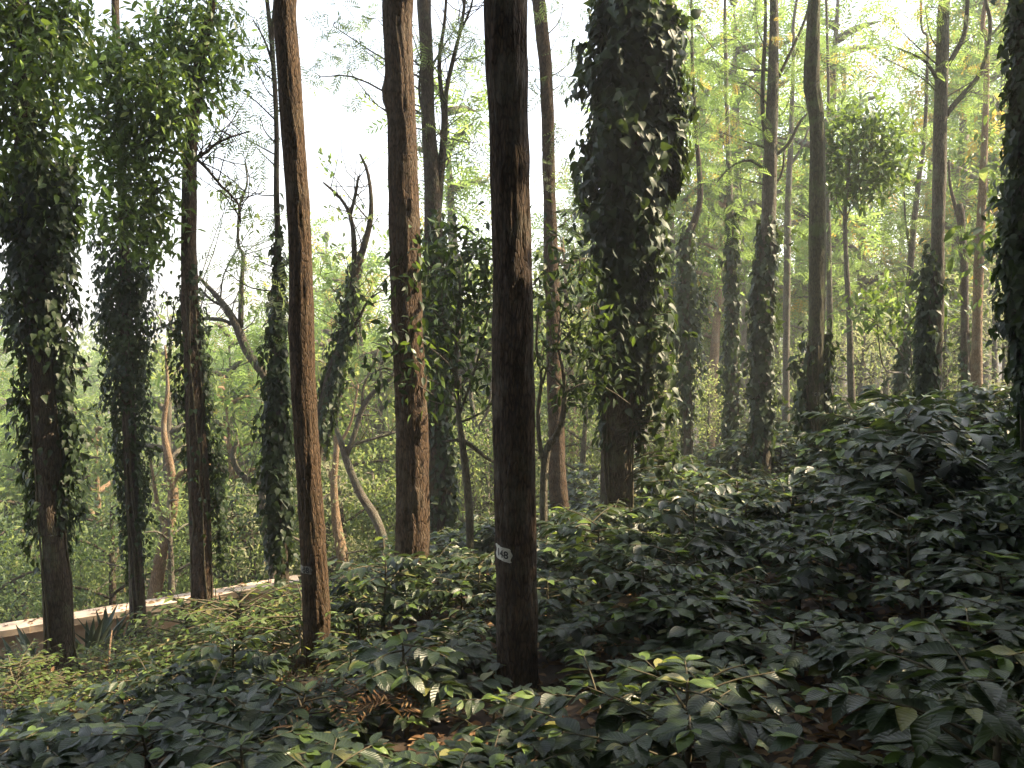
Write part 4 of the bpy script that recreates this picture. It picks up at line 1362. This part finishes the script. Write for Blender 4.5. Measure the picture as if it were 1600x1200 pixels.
box(m, hp + [0.1, 1, -.9], (1.2, 1.6, 1.8))
m.build('wall', M_PINK, hut, smooth=False)
m = MB()
V = np.array([(-.75, -1, 0), (.75, -1, 0), (.75, 1, 0), (-.75, 1, 0), (0, -1, .5), (0, 1, .5)]) + hp + [0.1, 1, 0.003]
m.add(V, [np.array([(0, 3, 2, 1), (0, 4, 5, 3), (1, 2, 5, 4)]), np.array([(0, 1, 4), (3, 5, 2)])])
m.build('roof', M_TILE, hut, smooth=False)


# ------------------------------------------------------------------ valley trees and the trees beyond the crest
def wood_tree(h, rad, trunk_f, kind, mats, wmat, ncl=90, per=12, ls=(.2, .34), tm=None, sig=.11):
    """meshes (trunk, crown) for one woodland tree around the origin"""
    tm = tm or T_DIAM
    tk, lf = MB(), MB()
    lean = rng.normal(size=2) * .04 * h
    tube(tk, [(0, 0, -.4), (lean[0] * .4, lean[1] * .4, h * .4), (lean[0], lean[1], h * .92)], [.018 * h + .03, .012 * h + .02, .02], 8, 14, 0, .06, seed=int(rng.integers(999)))
    C = []
    nb = 11 if kind == 'round' else 16
    for k in range(nb):
        f = trunk_f + (1 - trunk_f) * (k + rng.random()) / nb
        a = k * 2.4 + rng.normal() * .4
        o = np.array([lean[0] * f, lean[1] * f, h * f * .92])
        sh = math.sin(PI * min(1, .18 + .8 * (f - trunk_f) / (1 - trunk_f))) if kind == 'round' else (1.05 - .6 * (f - trunk_f) / (1 - trunk_f))
        L = rad * sh * rng.uniform(.65, 1.1)
        e = o + np.array([math.cos(a) * L, math.sin(a) * L, L * rng.uniform(.1, .5)])
        tube(tk, [o, (o + e) / 2 + [0, 0, .08 * L], e], [.008 * h, .006 * h, .01], 5, 6)
        m = max(3, ncl // nb)
        t = rng.uniform(.45, 1.08, m)[:, None]
        C.append(o + (e - o) * t + rng.normal(size=(m, 3)) * .17 * rad)
    C = np.vstack(C)
    n = len(C) * per
    P = np.repeat(C, per, 0) + rng.normal(size=(n, 3)) * sig * rad * [1, 1, .6]
    leaves(lf, tm, P, rvec(n) + [0, 0, -.25], rvec(n) * .7 + [0, 0, 1], rng.uniform(*ls, n), (np.repeat(rng.random(len(C)), per) < .12).astype(int) if len(mats) > 1 else 0)
    return tk.mesh('wood', wmat), lf.mesh('wood_crown', mats)


W_ROUND = [wood_tree(9, 2.6, .3, 'round', ms, M_BARKG, 110, 30, (.10, .18), sig=.085) for ms in ([M_FAR, M_OAK], [M_PALE, M_FAR], [M_FARD, M_FAR], [M_OAKB, M_PALE], [M_FAR, M_YEL])]
W_DARK = [wood_tree(7, 2.3, .28, 'round', [M_FAR, M_FARD], M_BARKD, 110, 30, (.10, .18), sig=.085) for _ in range(3)]
W_TALL = [wood_tree(14, 2.4, .35, 'tall', [M_OAK, M_YEL], M_BARKG, 170, 7, (.4, .6), T_FROND_S) for _ in range(3)]
W_SHRUB = [wood_tree(3.2, 1.5, .08, 'round', ms, M_BARKG, 120, 26, (.05, .10), T_OVAL) for ms in ([M_FAR, M_OAK], [M_PALE, M_FAR], [M_OAKB, M_FAR])]
W_SHRUBD = [wood_tree(3.2, 1.4, .08, 'round', [M_FARD, M_FAR], M_BARKD, 120, 26, (.06, .11), T_OVAL) for _ in range(2)]


def put_wood(pair, x, y, s, label, group, name='tree', cat='tree', sz=1.0):
    o = empty(name, (x, y, g1(x, y)), label, cat, group)
    o.rotation_euler = (0, 0, rng.uniform(0, 6.28))
    o.scale = (s, s, s * sz)
    for nm, me in (('trunk', pair[0]), ('crown', pair[1])):
        c = bpy.data.objects.new(nm, me)
        COL.objects.link(c)
        c.parent = o


def pxw(px, Y):
    return (px - 800) / FPX * Y


# dense shrubs and small trees just behind the wall and crest
for px, Y, v, s in ((20, 17, W_SHRUBD[0], 1.1), (115, 15.5, W_SHRUB[0], .85), (165, 15, W_SHRUBD[1], 1.0), (262, 14.6, W_SHRUB[2], .9), (345, 17, W_SHRUBD[0], 1.1), (395, 17, W_SHRUBD[0], 1.2),
                    (470, 16, W_SHRUB[1], 1.1), (545, 17.5, W_SHRUBD[1], 1.1), (600, 18, W_SHRUB[2], 1.1), (720, 16, W_SHRUB[0], 1.0), (760, 18, W_SHRUB[1], 1.1), (830, 17, W_SHRUBD[0], 1.0), (905, 17, W_SHRUB[2], 1.0), (1010, 17, W_SHRUBD[1], .9),
                    (1050, 20, W_SHRUB[1], 1.1), (1110, 19, W_SHRUB[0], .9), (1250, 20, W_SHRUB[2], 1.0), (1340, 20, W_SHRUB[1], 1.1), (1380, 22, W_SHRUB[0], 1.2), (1480, 20, W_SHRUBD[0], 1.0), (1560, 20, W_SHRUB[1], 1.1), (-60, 15, W_SHRUBD[1], 1.2)):
    lab = ('leafy shrub close behind the low pale wall' if px < 450 else 'leafy shrub behind the twisted bare tree' if px < 660 else 'leafy shrub glimpsed behind the nearest big trunk' if px < 1000 else 'bright shrub beyond the crest of the coffee slope')
    put_wood(v, pxw(px, Y), Y, s * rng.uniform(.9, 1.1), lab, 'shrubs behind the wall and crest', 'shrub', 'shrub')
# dark tree line behind the wall
k = 0
for Y, a, b, st, vs_, s0 in ((20, -120, 900, 120, W_DARK, .8), (26, -120, 900, 125, W_ROUND, .85), (34, -130, 1000, 110, W_ROUND, 1.1), (44, -140, 1100, 95, W_ROUND, 1.3), (56, -160, 1750, 80, W_ROUND, 1.5), (72, -200, 1800, 80, W_ROUND, 1.75)):
    px = a
    while px < b:
        q = px + rng.uniform(-35, 35)
        yy = Y * rng.uniform(.92, 1.08)
        lab = ('dark bushy tree at the back of the low wall' if Y < 25 else 'pale green tree in the valley, seen between the bare trunks' if Y < 45 else 'hazy tree on the far side of the valley')
        put_wood(vs_[rng.integers(len(vs_))], pxw(q, yy), yy, s0 * rng.uniform(.65, 1.3), lab, 'trees in the valley' if Y < 45 else 'hazy trees across the valley')
        px += st
# tall feathery trees beyond the crest, behind the slope's trunks
for px, Y, s in ((1065, 26, 1.1), (1110, 32, 1.2), (1160, 24, 1.0), (1215, 30, 1.2), (1265, 25, 1.05), (1310, 36, 1.25), (1345, 27, .8), (1440, 34, 1.15), (1490, 27, 1.0), (1540, 31, 1.2), (1590, 25, 1.1), (1640, 30, 1.2), (1240, 42, 1.4), (1130, 44, 1.4), (1520, 44, 1.4), (1400, 48, 1.15)):
    put_wood(W_TALL[rng.integers(3)], pxw(px, Y), Y, s, 'tall feathery light-green tree beyond the coffee slope', 'feathery trees beyond the crest')
for px, Y, s in ((1050, 24, .7), (1120, 27, .75), (1200, 26, .7), (1290, 24, .65), (1360, 28, .7), (1420, 25, .6), (1500, 25, .75), (1570, 26, .8)):
    put_wood(W_ROUND[rng.integers(5)], pxw(px, Y), Y, s, 'sunlit bushy tree just beyond the coffee slope', 'bushy trees beyond the crest')
# pale feathery tops against the sky, between the bare trunks
for px, Y, s in ((735, 24, 1.15), (560, 34, 1.2), (20, 30, 1.15), (380, 30, .95), (900, 30, 1.0), (120, 40, 1.1), (680, 36, 1.0), (480, 33, 1.15), (320, 38, 1.2), (585, 28, 1.0), (530, 44, 1.5), (440, 30, 1.0)):
    put_wood(W_TALL[rng.integers(3)], pxw(px, Y), Y, s, 'tall pale feathery tree rising from the valley', 'tall trees in the valley')
for px, Y, s in ((130, 44, 1.75), (255, 40, 1.55), (345, 46, 1.7), (405, 36, 1.35), (520, 40, 1.6), (590, 33, 1.25), (720, 30, 1.15), (755, 42, 1.7), (20, 38, 1.5), (860, 40, 1.6)):
    put_wood(W_ROUND[(0, 3, 1)[rng.integers(3)]], pxw(px, Y), Y, s, 'tall hazy round-crowned tree standing above the valley wood', 'tall trees in the valley')
# slim bare trunks far down the valley
W_SLIM = [wood_tree(10, 1.5, .5, 'round', ms, bk, 60, 14, (.16, .28)) for ms, bk in (([M_FAR, M_OAK], M_BARKG), ([M_OAKB, M_FAR], M_BARKD), ([M_FARD, M_FAR], M_BARKO))]
for px, Y, s in ((8, 19, .8), (22, 20, .9), (38, 21, .8), (55, 19.5, .85), (72, 24, .9), (115, 22, .9), (150, 25, 1.0), (243, 17, .75), (262, 21, .9), (284, 23, .95), (345, 22, .9), (378, 19, .8), (395, 26, 1), (525, 19, .8), (545, 25, 1), (585, 22, .9), (705, 21, .9), (722, 26, 1.0), (745, 23, .9), (905, 22, .9), (1030, 24, .9), (1105, 23, .9)):
    put_wood(W_SLIM[rng.integers(3)], pxw(px, Y), Y, s * rng.uniform(.95, 1.1), 'slim straight tree in the dim wood behind the wall' if px < 450 else 'slim straight tree in the wood, glimpsed between the big trunks', 'slim trees behind the wall')
for px, Y, s in ((5, 22, .55), (28, 24, .6), (45, 26, .6), (60, 23, .5), (380, 21, .55), (530, 22, .55)):
    put_wood(W_TALL[rng.integers(3)], pxw(px, Y), Y, s, 'slim tree standing in the dim wood behind the wall', 'slim trees behind the wall', sz=1.3)
# far wood that reads as one mass
mb = MB()
n = 26000
yy = rng.uniform(85, 170, n)
xx = rng.uniform(-1, 1, n) * yy * .95
hh = 12.5 + 3 * vnoise(xx, yy, .25, 4) + 2 * vnoise(xx, yy, .7, 5)
Pq = np.stack([xx, yy, ground(xx, yy) + hh * rng.random(n) ** .45], -1)
leaves(mb, T_DIAM, Pq, rvec(n), rvec(n) * .6 + [0, 0, 1], rng.uniform(1.0, 2.0, n))
tag(mb.build('woods', [M_FAR]), 'distant hazy woods closing the valley', 'woods', kind='stuff')

# ------------------------------------------------------------------ unseen trees added outside the view to shade the slope
def shade_tree(x, y, h, rad, tf, n, label):
    pr = wood_tree(h, rad, tf, 'round', [M_FARD, M_FAR], M_BARKD, n, 16, (.13, .2), T_OVAL)
    put_wood(pr, x, y, 1.0, label, 'unseen trees added for shade')


SH = [wood_tree(10, 3.2, .12, 'round', [M_FARD, M_FARD], M_BARKD, 330, 16, (.2, .32), T_DIAM) for _ in range(2)]  # added behind the camera to cut the sky fill on the trunks
for gx in np.arange(-13, 16, 4.2):
    for gy in np.arange(-15, -2, 4.0):
        x, y = gx + rng.uniform(-1, 1), gy + rng.uniform(-1, 1)
        if abs(x) < 2 and y > -5:
            continue
        put_wood(SH[rng.integers(2)], x, y, rng.uniform(.85, 1.15), 'unseen leafy tree added behind the viewer to cut the sky light', 'unseen trees added for shade')
SO = [wood_tree(13, 3.6, .52, 'round', [M_FARD, M_FARD], M_BARKD, 420, 16, (.22, .34), T_DIAM) for _ in range(2)]  # added canopy overhead, keeps sky light off the near bushes
for x, y in ((-3.4, .6), (2.6, -.6), (-5.2, 3.4), (5.2, .2), (-7.6, 5.6), (-.4, -2.5), (-6.5, -.5), (9.2, .3), (6.4, 2.4), (2.8, 1.6)):
    put_wood(SO[rng.integers(2)], x, y, rng.uniform(.9, 1.05), 'tall unseen tree added beside the viewer for overhead shade', 'unseen trees added for shade')
for q in ((6.2, 5.4, 4.5, 1.9, .1, 300), (7.2, 7.6, 5.4, 2.0, .1, 300), (8.8, 10.0, 5.6, 2.2, .1, 280), (5.4, 2.2, 5.0, 1.8, .12, 260), (5.2, 5.85, 12.5, 1.1, .08, 560), (9.6, 7.2, 8.0, 2.8, .25, 330), (9.8, 4.2, 7.6, 2.8, .2, 330), (4.2, .6, 4.5, 1.7, .1, 240), (3.9, 3.3, 3.8, 1.3, .06, 260), (5.3, 6.9, 4.4, 1.2, .06, 240), (9.9, 12.6, 6, 2.2, .12, 240)):  # added out of view, placed along the sun's path to shade trunk and bushes
    shade_tree(*q, 'unseen leafy tree added beside the slope to block sun and sky')

# ------------------------------------------------------------------ haze
HAZE = 0.0026
if HAZE:
    m, nt, out = new_mat('haze')
    pv = N(nt, 'ShaderNodeVolumePrincipled')
    pv.inputs['Color'].default_value = (.93, .96, 1, 1)
    pv.inputs['Density'].default_value = HAZE
    pv.inputs['Anisotropy'].default_value = 0.3
    nt.links.new(pv.outputs[0], out.inputs['Volume'])
    mb = MB()
    z0, z1 = float(GZ.min()) - 1, 45.0
    box(mb, (0, 180, (z0 + z1) / 2), (640, 520, z1 - z0))
    tag(mb.build('haze', m, smooth=False), 'thin pale haze in the air', 'haze', kind='stuff')
